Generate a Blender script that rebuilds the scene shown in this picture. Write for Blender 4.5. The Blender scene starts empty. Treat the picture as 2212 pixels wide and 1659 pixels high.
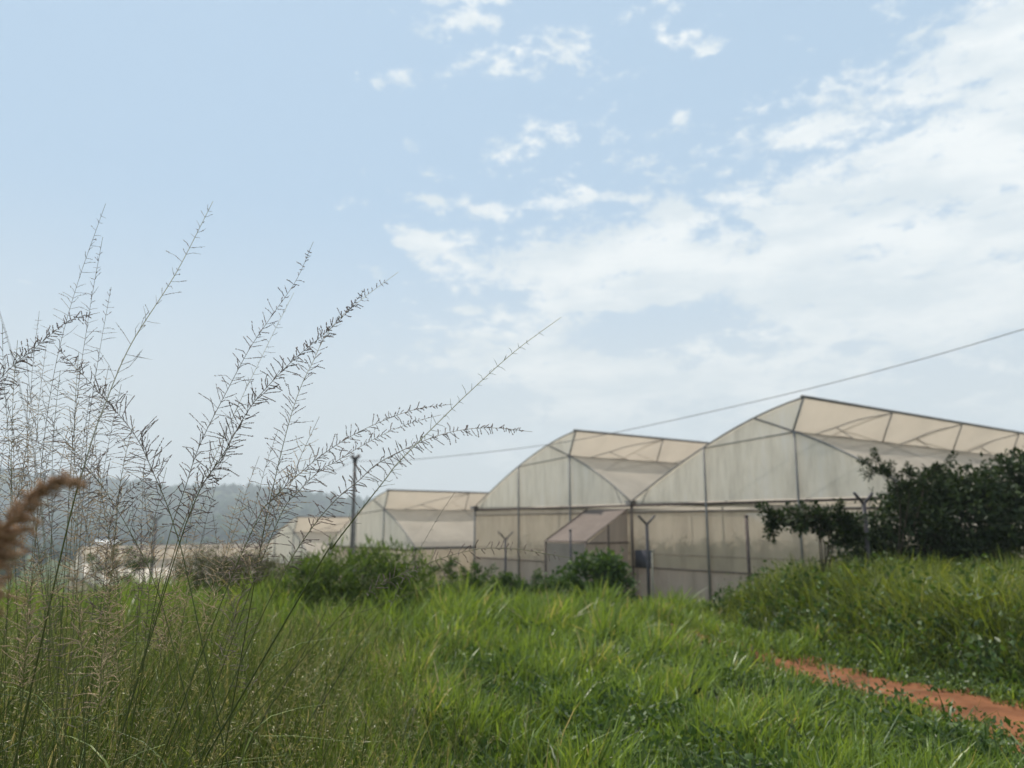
import bpy, math, random
import numpy as np
from mathutils import Vector
R = math.radians
rng = np.random.default_rng(11)
random.seed(11)
S = bpy.context.scene
C = S.collection
TILT, EYE, F = R(10.4), 1.6, 1662.0
cT, sT = math.cos(TILT), math.sin(TILT)

# ------------------------------------------------------------------ helpers
def W(xd, yd, Y):
    """survey sighting: bearing + distance -> world point"""
    a = (xd - 1106) / F; b = (829.5 - yd) / F
    yw = cT - b * sT; zw = sT + b * cT
    return Vector((a * Y / yw, Y, EYE + zw * Y / yw))

def G(xd, yd, z=0.0):
    a = (xd - 1106) / F; b = (829.5 - yd) / F
    yw = cT - b * sT; zw = sT + b * cT
    t = (z - EYE) / zw
    return (a * t, yw * t)

def ss(a, b, x):
    t = np.clip((x - a) / (b - a), 0, 1)
    return t * t * (3 - 2 * t)

def noise2(x, y, f=1.0, seed=0.0):
    x = np.asarray(x) * f + seed * 3.1; y = np.asarray(y) * f - seed * 1.7
    v = (np.sin(1.3 * x + 0.7 * y + 1.1) + np.sin(-0.9 * x + 1.6 * y + 2.3 + np.sin(0.8 * x)) +
         np.sin(2.1 * x + 1.9 * y * 0.6 + 0.4 + 1.3 * np.sin(1.1 * y)) + 0.6 * np.sin(3.7 * x - 2.9 * y + 0.9))
    return v / 3.6

def tag(o, label=None, cat=None, group=None, kind=None):
    if label: o['label'] = label
    if cat: o['category'] = cat
    if group: o['group'] = group
    if kind: o['kind'] = kind
    return o

def empty(name, loc=(0, 0, 0)):
    o = bpy.data.objects.new(name, None)
    o.empty_display_size = 0.2
    o.location = loc
    C.objects.link(o)
    return o

def mesh_np(name, v, f, mat, parent=None, tint=None, smooth=False, origin=None):
    """verts (N,3), triangles (M,3) -> one mesh object; coordinates are world, origin is subtracted"""
    v = np.asarray(v, dtype=np.float32).reshape(-1, 3); f = np.asarray(f, dtype=np.int32).reshape(-1, 3)
    if parent is not None and origin is None:
        origin = parent.location
        p = parent.parent
        while p is not None:
            origin = Vector(origin) + p.location; p = p.parent
    if origin is not None:
        v = v - np.array(origin, dtype=np.float32)
    me = bpy.data.meshes.new(name)
    me.vertices.add(len(v)); me.vertices.foreach_set('co', v.ravel())
    me.loops.add(f.size); me.loops.foreach_set('vertex_index', f.ravel())
    me.polygons.add(len(f))
    me.polygons.foreach_set('loop_start', np.arange(0, f.size, 3, dtype=np.int32))
    me.polygons.foreach_set('loop_total', np.full(len(f), 3, dtype=np.int32))
    if smooth:
        me.polygons.foreach_set('use_smooth', np.ones(len(f), dtype=bool))
    if tint is not None:
        at = me.attributes.new('tint', 'FLOAT', 'POINT')
        at.data.foreach_set('value', np.asarray(tint, dtype=np.float32))
    me.update(); me.validate()
    me.materials.append(mat)
    o = bpy.data.objects.new(name, me)
    C.objects.link(o)
    if parent is not None:
        o.parent = parent
    elif origin is not None:
        o.location = origin
    return o

class MB:
    """collects shapes (world coordinates) for ONE mesh"""
    def __init__(s): s.v = []; s.f = []
    def add(s, v, f):
        n = len(s.v)
        s.v += [tuple(p) for p in v]
        for q in f:
            for i in range(1, len(q) - 1):
                s.f.append((n + q[0], n + q[i], n + q[i + 1]))
    def box(s, lo, hi, ax=None):
        x0, y0, z0 = lo; x1, y1, z1 = hi
        v = [(x0, y0, z0), (x1, y0, z0), (x1, y1, z0), (x0, y1, z0), (x0, y0, z1), (x1, y0, z1), (x1, y1, z1), (x0, y1, z1)]
        if ax: v = [ax(*p) for p in v]
        s.add(v, [(0, 3, 2, 1), (4, 5, 6, 7), (0, 1, 5, 4), (1, 2, 6, 5), (2, 3, 7, 6), (3, 0, 4, 7)])
    def tube(s, pts, r, n=6, cap=True):
        pts = [Vector(p) for p in pts]
        rr = r if isinstance(r, (list, tuple, np.ndarray)) else [r] * len(pts)
        vs = []; up = None
        for i, p in enumerate(pts):
            t = (pts[min(i + 1, len(pts) - 1)] - pts[max(i - 1, 0)])
            t = t.normalized() if t.length > 1e-9 else Vector((0, 0, 1))
            if up is None:
                up = t.orthogonal().normalized()
            up = (up - t * up.dot(t))
            up = up.normalized() if up.length > 1e-6 else t.orthogonal().normalized()
            b = t.cross(up)
            for k in range(n):
                a = 2 * math.pi * k / n
                vs.append(p + (up * math.cos(a) + b * math.sin(a)) * rr[i])
        fs = []
        for i in range(len(pts) - 1):
            for k in range(n):
                k2 = (k + 1) % n
                fs.append((i * n + k, i * n + k2, (i + 1) * n + k2, (i + 1) * n + k))
        if cap:
            fs.append(tuple(reversed(range(n)))); m = (len(pts) - 1) * n
            fs.append(tuple(range(m, m + n)))
        s.add(vs, fs)
    def spindle(s, a, b, r):
        a = Vector(a); b = Vector(b); t = b - a
        if t.length < 1e-7: return
        u = t.orthogonal().normalized(); w = t.normalized().cross(u); m = a + t * 0.45
        vs = [a, b] + [m + (u * math.cos(q) + w * math.sin(q)) * r for q in (0, 2.09, 4.19)]
        s.add(vs, [(0, 3, 2), (0, 4, 3), (0, 2, 4), (1, 2, 3), (1, 3, 4), (1, 4, 2)])
    def build(s, name, mat, parent=None, smooth=False, origin=None):
        return mesh_np(name, np.array(s.v), np.array(s.f), mat, parent, smooth=smooth, origin=origin)

def smooth_path(pts, n=40):
    P = [Vector(p) for p in pts]
    P = [P[0] * 2 - P[1]] + P + [P[-1] * 2 - P[-2]]
    out = []; seg = len(P) - 3
    for i in range(n):
        u = i / (n - 1) * seg; k = min(int(u), seg - 1); t = u - k
        a, b, c, d = P[k], P[k + 1], P[k + 2], P[k + 3]
        out.append(0.5 * ((2 * b) + (c - a) * t + (2 * a - 5 * b + 4 * c - d) * t * t + (3 * b - a - 3 * c + d) * t ** 3))
    return out

# ------------------------------------------------------------------ materials
def newmat(name):
    m = bpy.data.materials.new(name); m.use_nodes = True
    nt = m.node_tree; nt.nodes.clear()
    out = nt.nodes.new('ShaderNodeOutputMaterial')
    return m, nt, out

def N(nt, t, **k):
    n = nt.nodes.new(t)
    for a, b in k.items():
        if hasattr(n, a): setattr(n, a, b)
        else: n.inputs[a].default_value = b
    return n

def ramp(nt, stops):
    n = nt.nodes.new('ShaderNodeValToRGB'); e = n.color_ramp.elements
    while len(e) < len(stops): e.new(0.5)
    for i, (p, c) in enumerate(stops):
        e[i].position = p; e[i].color = (*c, 1)
    return n

def simple(name, col, rough=0.6, spec=0.4, metal=0.0, var=0.25, scale=6.0, bump=0.0):
    m, nt, out = newmat(name); L = nt.links
    p = N(nt, 'ShaderNodeBsdfPrincipled'); p.inputs['Roughness'].default_value = rough
    p.inputs['Metallic'].default_value = metal; p.inputs['Specular IOR Level'].default_value = spec
    tc = N(nt, 'ShaderNodeTexCoord'); nz = N(nt, 'ShaderNodeTexNoise'); nz.inputs['Scale'].default_value = scale; nz.inputs['Detail'].default_value = 6
    L.new(tc.outputs['Object'], nz.inputs['Vector'])
    r = ramp(nt, [(0.3, tuple(c * (1 - var) for c in col)), (0.7, tuple(min(1, c * (1 + var)) for c in col))])
    L.new(nz.outputs['Fac'], r.inputs['Fac']); L.new(r.outputs['Color'], p.inputs['Base Color'])
    if bump:
        b = N(nt, 'ShaderNodeBump'); b.inputs['Strength'].default_value = bump; b.inputs['Distance'].default_value = 0.05
        L.new(nz.outputs['Fac'], b.inputs['Height']); L.new(b.outputs['Normal'], p.inputs['Normal'])
    L.new(p.outputs['BSDF'], out.inputs['Surface'])
    return m

def leafmat(name, stops, trans=0.4, rough=0.42, spec=0.45, tcol=(1.25, 1.25, 0.55)):
    m, nt, out = newmat(name); L = nt.links
    at = N(nt, 'ShaderNodeAttribute'); at.attribute_name = 'tint'
    r = ramp(nt, stops); L.new(at.outputs['Fac'], r.inputs['Fac'])
    p = N(nt, 'ShaderNodeBsdfPrincipled'); p.inputs['Roughness'].default_value = rough; p.inputs['Specular IOR Level'].default_value = spec
    L.new(r.outputs['Color'], p.inputs['Base Color'])
    mul = N(nt, 'ShaderNodeMix', data_type='RGBA', blend_type='MULTIPLY'); mul.inputs[0].default_value = 1
    mul.clamp_result = False
    L.new(r.outputs['Color'], mul.inputs[6]); mul.inputs[7].default_value = (*tcol, 1)
    t = N(nt, 'ShaderNodeBsdfTranslucent'); L.new(mul.outputs[2], t.inputs['Color'])
    mx = N(nt, 'ShaderNodeMixShader'); mx.inputs[0].default_value = trans
    L.new(p.outputs['BSDF'], mx.inputs[1]); L.new(t.outputs['BSDF'], mx.inputs[2]); L.new(mx.outputs[0], out.inputs['Surface'])
    return m

def filmmat(name, col, trans=0.5, clear=0.2, rough=0.35, streak=0.12, wrinkle=0.25, grid=0.0, axis=(1, 1, 1), spec=0.5):
    """thin plastic film / insect net: diffuse + translucent + some see-through, with dust streaks and wrinkles"""
    m, nt, out = newmat(name); L = nt.links
    tc = N(nt, 'ShaderNodeTexCoord')
    mp = N(nt, 'ShaderNodeMapping'); mp.inputs['Scale'].default_value = axis
    L.new(tc.outputs['Object'], mp.inputs['Vector'])
    n1 = N(nt, 'ShaderNodeTexNoise'); n1.inputs['Scale'].default_value = 1.1; n1.inputs['Detail'].default_value = 7; n1.inputs['Roughness'].default_value = 0.62
    L.new(mp.outputs[0], n1.inputs['Vector'])
    dark = tuple(c * (1 - 1.6 * streak) for c in col); lite = tuple(min(0.95, c * (1 + streak)) for c in col)
    r = ramp(nt, [(0.28, dark), (0.52, col), (0.75, lite)]); L.new(n1.outputs['Fac'], r.inputs['Fac'])
    mp2 = N(nt, 'ShaderNodeMapping'); mp2.inputs['Scale'].default_value = (3.0, 3.0, 0.7)
    L.new(tc.outputs['Object'], mp2.inputs['Vector'])
    n2 = N(nt, 'ShaderNodeTexNoise'); n2.inputs['Scale'].default_value = 1.6; n2.inputs['Detail'].default_value = 4
    L.new(mp2.outputs[0], n2.inputs['Vector'])
    b = N(nt, 'ShaderNodeBump'); b.inputs['Strength'].default_value = wrinkle; b.inputs['Distance'].default_value = 0.12
    L.new(n2.outputs['Fac'], b.inputs['Height'])
    p = N(nt, 'ShaderNodeBsdfPrincipled'); p.inputs['Roughness'].default_value = rough; p.inputs['Specular IOR Level'].default_value = spec
    t = N(nt, 'ShaderNodeBsdfTranslucent')
    L.new(r.outputs['Color'], p.inputs['Base Color']); L.new(r.outputs['Color'], t.inputs['Color'])
    L.new(b.outputs['Normal'], p.inputs['Normal']); L.new(b.outputs['Normal'], t.inputs['Normal'])
    mx = N(nt, 'ShaderNodeMixShader'); mx.inputs[0].default_value = trans
    L.new(p.outputs['BSDF'], mx.inputs[1]); L.new(t.outputs['BSDF'], mx.inputs[2])
    tr = N(nt, 'ShaderNodeBsdfTransparent'); tr.inputs['Color'].default_value = (0.95, 0.93, 0.9, 1)
    m2 = N(nt, 'ShaderNodeMixShader'); m2.inputs[0].default_value = clear
    L.new(mx.outputs[0], m2.inputs[1]); L.new(tr.outputs[0], m2.inputs[2]); L.new(m2.outputs[0], out.inputs['Surface'])
    return m

M = {}
M['film'] = filmmat('roof_film', (0.61, 0.545, 0.465), 0.62, 0.16, 0.33, 0.15, 0.45, axis=(0.5, 0.5, 0.5))
M['vent'] = filmmat('vent_net', (0.64, 0.575, 0.49), 0.55, 0.32, 0.6, 0.08, 0.15, axis=(0.5, 0.5, 0.5))
M['gable'] = filmmat('gable_film', (0.90, 0.88, 0.80), 0.60, 0.13, 0.35, 0.17, 0.45, axis=(2.4, 2.4, 0.45))
M['net'] = filmmat('wall_net', (0.66, 0.57, 0.46), 0.5, 0.36, 0.7, 0.18, 0.2, axis=(1.6, 1.6, 0.35))
M['net_open'] = filmmat('open_net', (0.80, 0.72, 0.62), 0.5, 0.55, 0.7, 0.1, 0.1)
M['skirt'] = filmmat('skirt_sheet', (0.50, 0.41, 0.35), 0.40, 0.05, 0.5, 0.16, 0.5, axis=(2.2, 2.2, 0.3))
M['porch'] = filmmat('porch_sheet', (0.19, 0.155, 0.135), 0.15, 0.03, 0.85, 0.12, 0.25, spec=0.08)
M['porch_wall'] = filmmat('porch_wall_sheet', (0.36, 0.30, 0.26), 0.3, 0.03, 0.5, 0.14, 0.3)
M['steel'] = simple('galvanised_steel', (0.17, 0.165, 0.16), 0.6, 0.4, 0.1, 0.2, 3)
M['rust'] = simple('rusty_steel', (0.10, 0.075, 0.065), 0.75, 0.3, 0.1, 0.35, 9)
M['darkpost'] = simple('dark_painted_steel', (0.05, 0.045, 0.05), 0.6, 0.4, 0.1, 0.3, 9)
M['wood'] = simple('weathered_pole_wood', (0.13, 0.12, 0.115), 0.85, 0.2, 0, 0.3, 12)
M['pale'] = simple('pale_stake', (0.22, 0.21, 0.17), 0.8, 0.2, 0, 0.2, 12)
M['cable'] = simple('cable_rubber', (0.10, 0.10, 0.11), 0.6, 0.3, 0, 0.1, 4)
M['panel'] = simple('grey_panel', (0.085, 0.08, 0.092), 0.9, 0.1, 0, 0.15, 3)
M['soil'] = simple('red_soil', (0.150, 0.062, 0.029), 0.95, 0.1, 0, 0.45, 2.6, 0.9)
M['white_roof'] = simple('white_roof_sheet', (0.62, 0.62, 0.6), 0.4, 0.4, 0, 0.08, 2)
M['plaster'] = simple('pale_plaster', (0.45, 0.42, 0.38), 0.8, 0.2, 0, 0.1, 2)
M['bark'] = simple('shrub_bark', (0.07, 0.055, 0.04), 0.9, 0.2, 0, 0.3, 14)
M['stem'] = simple('dry_grass_stem', (0.20, 0.18, 0.13), 0.55, 0.4, 0, 0.3, 8)
M['stem_pale'] = simple('pale_grass_stem', (0.27, 0.26, 0.22), 0.5, 0.4, 0, 0.2, 8)
M['stem_green'] = simple('green_grass_stem', (0.11, 0.13, 0.035), 0.5, 0.4, 0, 0.4, 8)
def stemmat(name, top, tr=0.1):
    return leafmat(name, [(0, (0.05, 0.07, 0.016)), (0.28, (0.10, 0.115, 0.032)), (0.46, tuple(c * .8 for c in top)), (1, top)], tr, 0.5, 0.3)
M['stem'] = stemmat('grass_stem', (0.17, 0.15, 0.115)); M['stem_pale'] = stemmat('pale_grass_stem', (0.58, 0.56, 0.52), .30)
M['stem_green'] = stemmat('green_grass_stem', (0.12, 0.13, 0.05)); M['stem_dark'] = stemmat('dark_grass_stem', (0.04, 0.045, 0.025))
M['seed'] = simple('dark_spikelets', (0.16, 0.125, 0.112), 0.8, 0.2, 0, 0.4, 30)
M['seed_pale'] = simple('pale_spikelets', (0.22, 0.20, 0.18), 0.8, 0.2, 0, 0.3, 30)
M['seed_tan'] = simple('tan_spikelets', (0.36, 0.27, 0.17), 0.8, 0.2, 0, 0.35, 30)
M['seed_rust'] = simple('russet_spikelets', (0.30, 0.185, 0.11), 0.8, 0.2, 0, 0.35, 30)
M['grass'] = leafmat('meadow_blades', [(0, (0.035, 0.06, 0.014)), (0.38, (0.122, 0.195, 0.034)), (0.77, (0.205, 0.290, 0.058)), (0.93, (0.27, 0.28, 0.10)), (1, (0.42, 0.35, 0.19))], 0.42, tcol=(1.3, 1.2, 0.6))
M['tall'] = leafmat('tall_blades', [(0, (0.035, 0.055, 0.014)), (0.4, (0.115, 0.168, 0.034)), (0.72, (0.19, 0.245, 0.056)), (0.9, (0.30, 0.27, 0.13)), (1, (0.46, 0.38, 0.24))], 0.36, tcol=(1.25, 1.15, 0.65))
M['bank'] = leafmat('bank_blades', [(0, (0.035, 0.056, 0.014)), (0.45, (0.11, 0.152, 0.029)), (0.85, (0.205, 0.245, 0.048)), (1, (0.30, 0.28, 0.11))], 0.42, tcol=(1.3, 1.2, 0.55))
M['cover'] = leafmat('low_leaves', [(0, (0.03, 0.06, 0.015)), (0.6, (0.06, 0.11, 0.025)), (1, (0.15, 0.20, 0.07))], 0.35, 0.5, 0.4)
M['darkleaf'] = leafmat('dark_shrub_leaves', [(0, (0.014, 0.024, 0.010)), (0.6, (0.028, 0.046, 0.016)), (1, (0.06, 0.085, 0.03))], 0.22, 0.65, 0.2)
M['bushleaf'] = leafmat('green_bush_leaves', [(0, (0.025, 0.050, 0.014)), (0.6, (0.055, 0.10, 0.024)), (1, (0.11, 0.17, 0.045))], 0.32, 0.6, 0.25)
M['olive'] = leafmat('olive_brush_leaves', [(0, (0.045, 0.05, 0.022)), (0.6, (0.085, 0.09, 0.04)), (1, (0.15, 0.13, 0.07))], 0.3, 0.6, 0.3)
M['lightbush'] = leafmat('light_green_foliage', [(0, (0.045, 0.075, 0.018)), (0.6, (0.10, 0.155, 0.035)), (1, (0.17, 0.23, 0.06))], 0.4, 0.6, 0.25)
M['crop'] = leafmat('crop_leaves', [(0, (0.02, 0.04, 0.015)), (1, (0.05, 0.08, 0.03))], 0.3, 0.5, 0.4)
M['forest'] = leafmat('forest_crowns', [(0, (0.014, 0.030, 0.018)), (0.6, (0.028, 0.052, 0.026)), (1, (0.055, 0.085, 0.04))], 0.0, 0.9, 0.1)

def ground_material():
    m, nt, out = newmat('field_soil_and_turf'); L = nt.links
    g = N(nt, 'ShaderNodeNewGeometry')
    n1 = N(nt, 'ShaderNodeTexNoise'); n1.inputs['Scale'].default_value = 2.2; n1.inputs['Detail'].default_value = 8
    n2 = N(nt, 'ShaderNodeTexNoise'); n2.inputs['Scale'].default_value = 0.05; n2.inputs['Detail'].default_value = 5
    L.new(g.outputs['Position'], n1.inputs['Vector']); L.new(g.outputs['Position'], n2.inputs['Vector'])
    r = ramp(nt, [(0.3, (0.022, 0.032, 0.010)), (0.55, (0.045, 0.065, 0.016)), (0.75, (0.085, 0.075, 0.03))])
    r2 = ramp(nt, [(0.35, (0.03, 0.05, 0.018)), (0.6, (0.07, 0.085, 0.03)), (0.8, (0.12, 0.10, 0.05))])
    L.new(n1.outputs['Fac'], r.inputs['Fac']); L.new(n2.outputs['Fac'], r2.inputs['Fac'])
    mx = N(nt, 'ShaderNodeMix', data_type='RGBA'); mx.inputs[0].default_value = 0.45
    L.new(r.outputs['Color'], mx.inputs[6]); L.new(r2.outputs['Color'], mx.inputs[7])
    p = N(nt, 'ShaderNodeBsdfPrincipled'); p.inputs['Roughness'].default_value = 0.95; p.inputs['Specular IOR Level'].default_value = 0.1
    b = N(nt, 'ShaderNodeBump'); b.inputs['Strength'].default_value = 0.6; b.inputs['Distance'].default_value = 0.06
    L.new(n1.outputs['Fac'], b.inputs['Height']); L.new(b.outputs['Normal'], p.inputs['Normal'])
    L.new(mx.outputs[2], p.inputs['Base Color']); L.new(p.outputs['BSDF'], out.inputs['Surface'])
    return m
M['ground'] = ground_material()

# ------------------------------------------------------------------ terrain
PATH = [G(2480, 1652), G(2330, 1606), G(2212, 1566), G(2050, 1522), G(1900, 1491), G(1790, 1465), G(1640, 1420), G(1530, 1385), G(1440, 1350)]
PX = np.array([p[0] for p in PATH]); PY = np.array([p[1] for p in PATH])

def path_x(y):
    return np.interp(y, PY, PX)

def path_dist(x, y):
    d = np.full(np.shape(x), 1e9)
    for i in range(len(PX) - 1):
        ax, ay, bx, by = PX[i], PY[i], PX[i + 1], PY[i + 1]
        t = np.clip(((x - ax) * (bx - ax) + (y - ay) * (by - ay)) / ((bx - ax) ** 2 + (by - ay) ** 2), 0, 1)
        d = np.minimum(d, np.hypot(x - ax - t * (bx - ax), y - ay - t * (by - ay)))
    return d

def bank_amt(x, y):
    side = x - path_x(y)
    return ss(0.55, 1.7, path_dist(x, y)) * (side > 0) * (1 - ss(13.0, 15.5, y)) * ss(5.5, 7.0, y) * ss(0.5, 2.3, side)

def gz(x, y):
    x = np.asarray(x, float); y = np.asarray(y, float)
    q = -0.6 * x + 0.8 * y
    z = -0.70 * ss(13.5, 19.0, y) - 1.96 * ss(28.4, 31.2, q) - 1.05 * ss(41.2, 43.5, q) - 2.6 * ss(53, 62, q) - 6.5 * ss(74, 240, q)
    z = z + 0.55 * bank_amt(x, y)
    near = 1 - ss(14, 19, y)
    z = z + near * (0.085 * noise2(x, y, 1.25, 2) + 0.03 * noise2(x, y, 2.9, 7)) * ss(0.5, 1.0, path_dist(x, y))
    # the wooded ridge across the valley
    crest = np.interp(x, [-1500, -865, -474, -255, -122, 200, 700, 1500], [118, 98, 69, 53, 40, 16, 6, 4])
    hill = crest * (0.30 * ss(560, 900, y + 60 * noise2(x, y, 0.006, 1)) + 0.70 * ss(850, 1300, y + 90 * noise2(x, y, 0.005, 4)))
    hill = hill * (1 + 0.10 * noise2(x, y, 0.012, 3)) - 0.25 * crest * ss(1350, 1900, y)
    return z + hill

def grid(xs, ys, name, mat, kind):
    X, Y = np.meshgrid(xs, ys); Z = gz(X, Y)
    v = np.stack([X, Y, Z], -1).reshape(-1, 3); nx = len(xs); ny = len(ys)
    i = np.arange(nx - 1)[None, :] + nx * np.arange(ny - 1)[:, None]; i = i.ravel()
    f = np.concatenate([np.stack([i, i + 1, i + nx + 1], -1), np.stack([i, i + nx + 1, i + nx], -1)])
    o = mesh_np(name, v, f, mat, smooth=True); tag(o, kind=kind); return o
xs = np.concatenate([-np.geomspace(12.3, 1500, 60)[::-1], np.arange(-12, 14.01, 0.25), np.geomspace(14.3, 1500, 60)])
ys = np.concatenate([np.arange(-14, 1, 1.0), np.arange(1, 20, 0.25), np.arange(20, 70, 1.0), np.geomspace(70, 560, 40)])
grid(xs, ys, 'ground', M['ground'], 'structure')
grid(np.linspace(-1500, 1500, 150), np.linspace(560, 1950, 90), 'hills', M['ground'], 'structure')

def make_path():
    n = 90; pts = smooth_path([(x, y, 0) for x, y in PATH], n); v = []; f = []; K = 9
    for i, p in enumerate(pts):
        t = (pts[min(i + 1, n - 1)] - pts[max(i - 1, 0)]).normalized(); nrm = Vector((-t.y, t.x, 0))
        for k in range(K):
            u = k / (K - 1) * 2 - 1
            wv = 0.60 + 0.07 * math.sin(i * 0.9) + 0.05 * math.sin(i * 2.3 + u)
            q = p + nrm * u * wv
            v.append((q.x, q.y, float(gz(q.x, q.y)) + 0.016 - 0.012 * abs(u) ** 3 + 0.006 * random.random()))
    for i in range(n - 1):
        for k in range(K - 1):
            a = i * K + k; f += [(a, a + 1, a + K + 1), (a, a + K + 1, a + K)]
    tag(mesh_np('path', np.array(v), np.array(f), M['soil'], smooth=True), kind='structure')
make_path()

# ------------------------------------------------------------------ grass
def blades(name, x, y, h, w, mat, lean=0.25, curl=0.3, wind=(0.0, 0.0), z=None, tint=None):
    n = len(x); z = gz(x, y) - 0.01 if z is None else z
    az = rng.uniform(0, 2 * np.pi, n); la = rng.uniform(0, 2 * np.pi, n)
    lm = np.abs(rng.normal(0, lean, n)); cm = np.abs(rng.normal(0, curl, n))
    lx = np.cos(la) * lm + wind[0]; ly = np.sin(la) * lm + wind[1]
    cx = np.cos(la) * cm + wind[0]; cy = np.sin(la) * cm + wind[1]
    wx = np.cos(az) * w * 0.5; wy = np.sin(az) * w * 0.5
    V = np.zeros((n, 7, 3), np.float32)
    for j, t in enumerate((0.0, 0.4, 0.75)):
        px = x + h * (lx * t + cx * t * t); py = y + h * (ly * t + cy * t * t); pz = z + h * (t - 0.45 * np.minimum(cm, 1.2) * t * t)
        ww = (0.75, 1.0, 0.7)[j]
        V[:, 2 * j, 0] = px - wx * ww; V[:, 2 * j, 1] = py - wy * ww; V[:, 2 * j, 2] = pz
        V[:, 2 * j + 1, 0] = px + wx * ww; V[:, 2 * j + 1, 1] = py + wy * ww; V[:, 2 * j + 1, 2] = pz
    V[:, 6, 0] = x + h * (lx + cx); V[:, 6, 1] = y + h * (ly + cy); V[:, 6, 2] = z + h * (1 - 0.45 * np.minimum(cm, 1.2))
    T = np.array([(0, 1, 3), (0, 3, 2), (2, 3, 5), (2, 5, 4), (4, 5, 6)])
    f = (np.arange(n)[:, None, None] * 7 + T[None]).reshape(-1, 3)
    if tint is None: tint = rng.uniform(0, 1, n)
    return mesh_np(name, V.reshape(-1, 3), f, mat, tint=np.repeat(np.clip(tint, 0, 1), 7))

def wedge(n, y0, y1, p, margin=0.9):
    """random ground positions, thinning with distance"""
    u = rng.uniform(0, 1, n); y = (y0 ** p + u * (y1 ** p - y0 ** p)) ** (1 / p)
    x = rng.uniform(-1, 1, n) * (0.70 * y + margin)
    return x, y

def tall_edge(y):
    return -0.55 - 0.045 * y

def clumpify(x, y, amp, f, seed):
    """pull positions toward tuft centres"""
    return x + amp * noise2(x, y, f, seed), y + amp * noise2(x, y, f, seed + 5)

# meadow
x, y = wedge(330000, 2.6, 19.5, 1.35)
x, y = clumpify(x, y, 0.07, 5.0, 3)
pd = path_dist(x, y); bk = bank_amt(x, y)
keep = (pd > (0.45 + 0.14 * noise2(x, y, 6, 1)) * (1 - 0.85 * ss(8.0, 9.3, y))) & (bk < 0.10) & ((x > tall_edge(y) - 0.6 + 0.4 * rng.random(len(x))) | (rng.random(len(x)) < .75 * ss(4.5, 7.0, y))) & ~((x - path_x(y) > 1.2) & (y < 7))
x, y, pd = x[keep], y[keep], pd[keep]
tuft = 0.5 + 0.5 * noise2(x, y, 2.3, 8); big = 0.5 + 0.5 * noise2(x, y, 0.8, 4)
dens = rng.random(len(x)) < 0.12 + 0.88 * tuft ** 1.3
x, y, pd, tuft, big = x[dens], y[dens], pd[dens], tuft[dens], big[dens]
h = (0.07 + 0.42 * tuft ** 2.0 + 0.24 * big) * rng.uniform(0.4, 1.35, len(x)) * (1 + 0.30 * ss(8, 11, y) * ss(1.5, -1.5, x)) * np.maximum(0.28 + 0.72 * ss(0.35, 1.7, pd), 0.65 * ss(8.4, 9.6, y)) * (1 - 0.6 * ss(10.5, 12.5, y) * np.exp(-((x - 0.29 * y) / 0.75) ** 2)) * (0.85 + 0.35 * ss(7, 13, y))
w = (0.0065 + 0.0009 * y) * rng.uniform(0.6, 1.5, len(x))
tint = np.clip(0.40 + 0.20 * noise2(x, y, 1.1, 6) + 0.30 * noise2(x, y, 2.3, 8) + rng.normal(0, 0.20, len(x)), 0, 1)
tag(blades('meadow_grass', x, y, h, w, M['grass'], 0.28, 0.34, (0.05, 0.0), tint=tint), 'bright green meadow grass filling the open ground before the greenhouses', 'grass', kind='stuff')

# broader, glossy blades sprinkled through the meadow
x, y = wedge(15000, 3.2, 16, 1.3)
k = (path_dist(x, y) > 0.6) & (bank_amt(x, y) < 0.2) & (x > tall_edge(y) - 0.2) & (x < path_x(y)) & (noise2(x, y, 1.4, 12) > -0.1)
x, y = x[k], y[k]
tag(blades('broad_grass', x, y, rng.uniform(0.12, 0.42, len(x)), rng.uniform(0.010, 0.022, len(x)), M['cover'], 0.5, 0.75), 'broad glossy weed blades mixed into the green meadow grass', 'grass', kind='stuff')

# tall fine grass around the flowering stalks
x, y = wedge(190000, 2.3, 10.5, 1.25, 1.4)
x, y = clumpify(x, y, 0.10, 4.0, 9)
k = (x < tall_edge(y) + 0.7 * rng.normal(0, 1, len(x)) - 0.2)
x, y = x[k], y[k]
cl = 0.5 + 0.5 * noise2(x, y, 2.6, 14)
k = rng.random(len(x)) < 0.10 + 0.75 * cl ** 1.4; x, y, cl = x[k], y[k], cl[k]
edge = ss(-0.6, 1.6, tall_edge(y) - x)
h = (0.30 + 0.30 * edge + 0.22 * cl) * rng.uniform(0.35, 1.25, len(x)) * (1.15 - 0.25 * ss(4, 9, y))
w = (0.0030 + 0.0007 * y) * rng.uniform(0.6, 1.5, len(x))
tint = np.clip(0.40 + 0.22 * noise2(x, y, 1.3, 16) + rng.normal(0, 0.30, len(x)), 0, 1)
tag(blades('tall_grass', x, y, h, w, M['tall'], 0.17, 0.30, (0.02, 0.0), tint=tint), 'dense tall fine grass with dry tips around the seed stalks', 'grass', kind='stuff')

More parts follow.
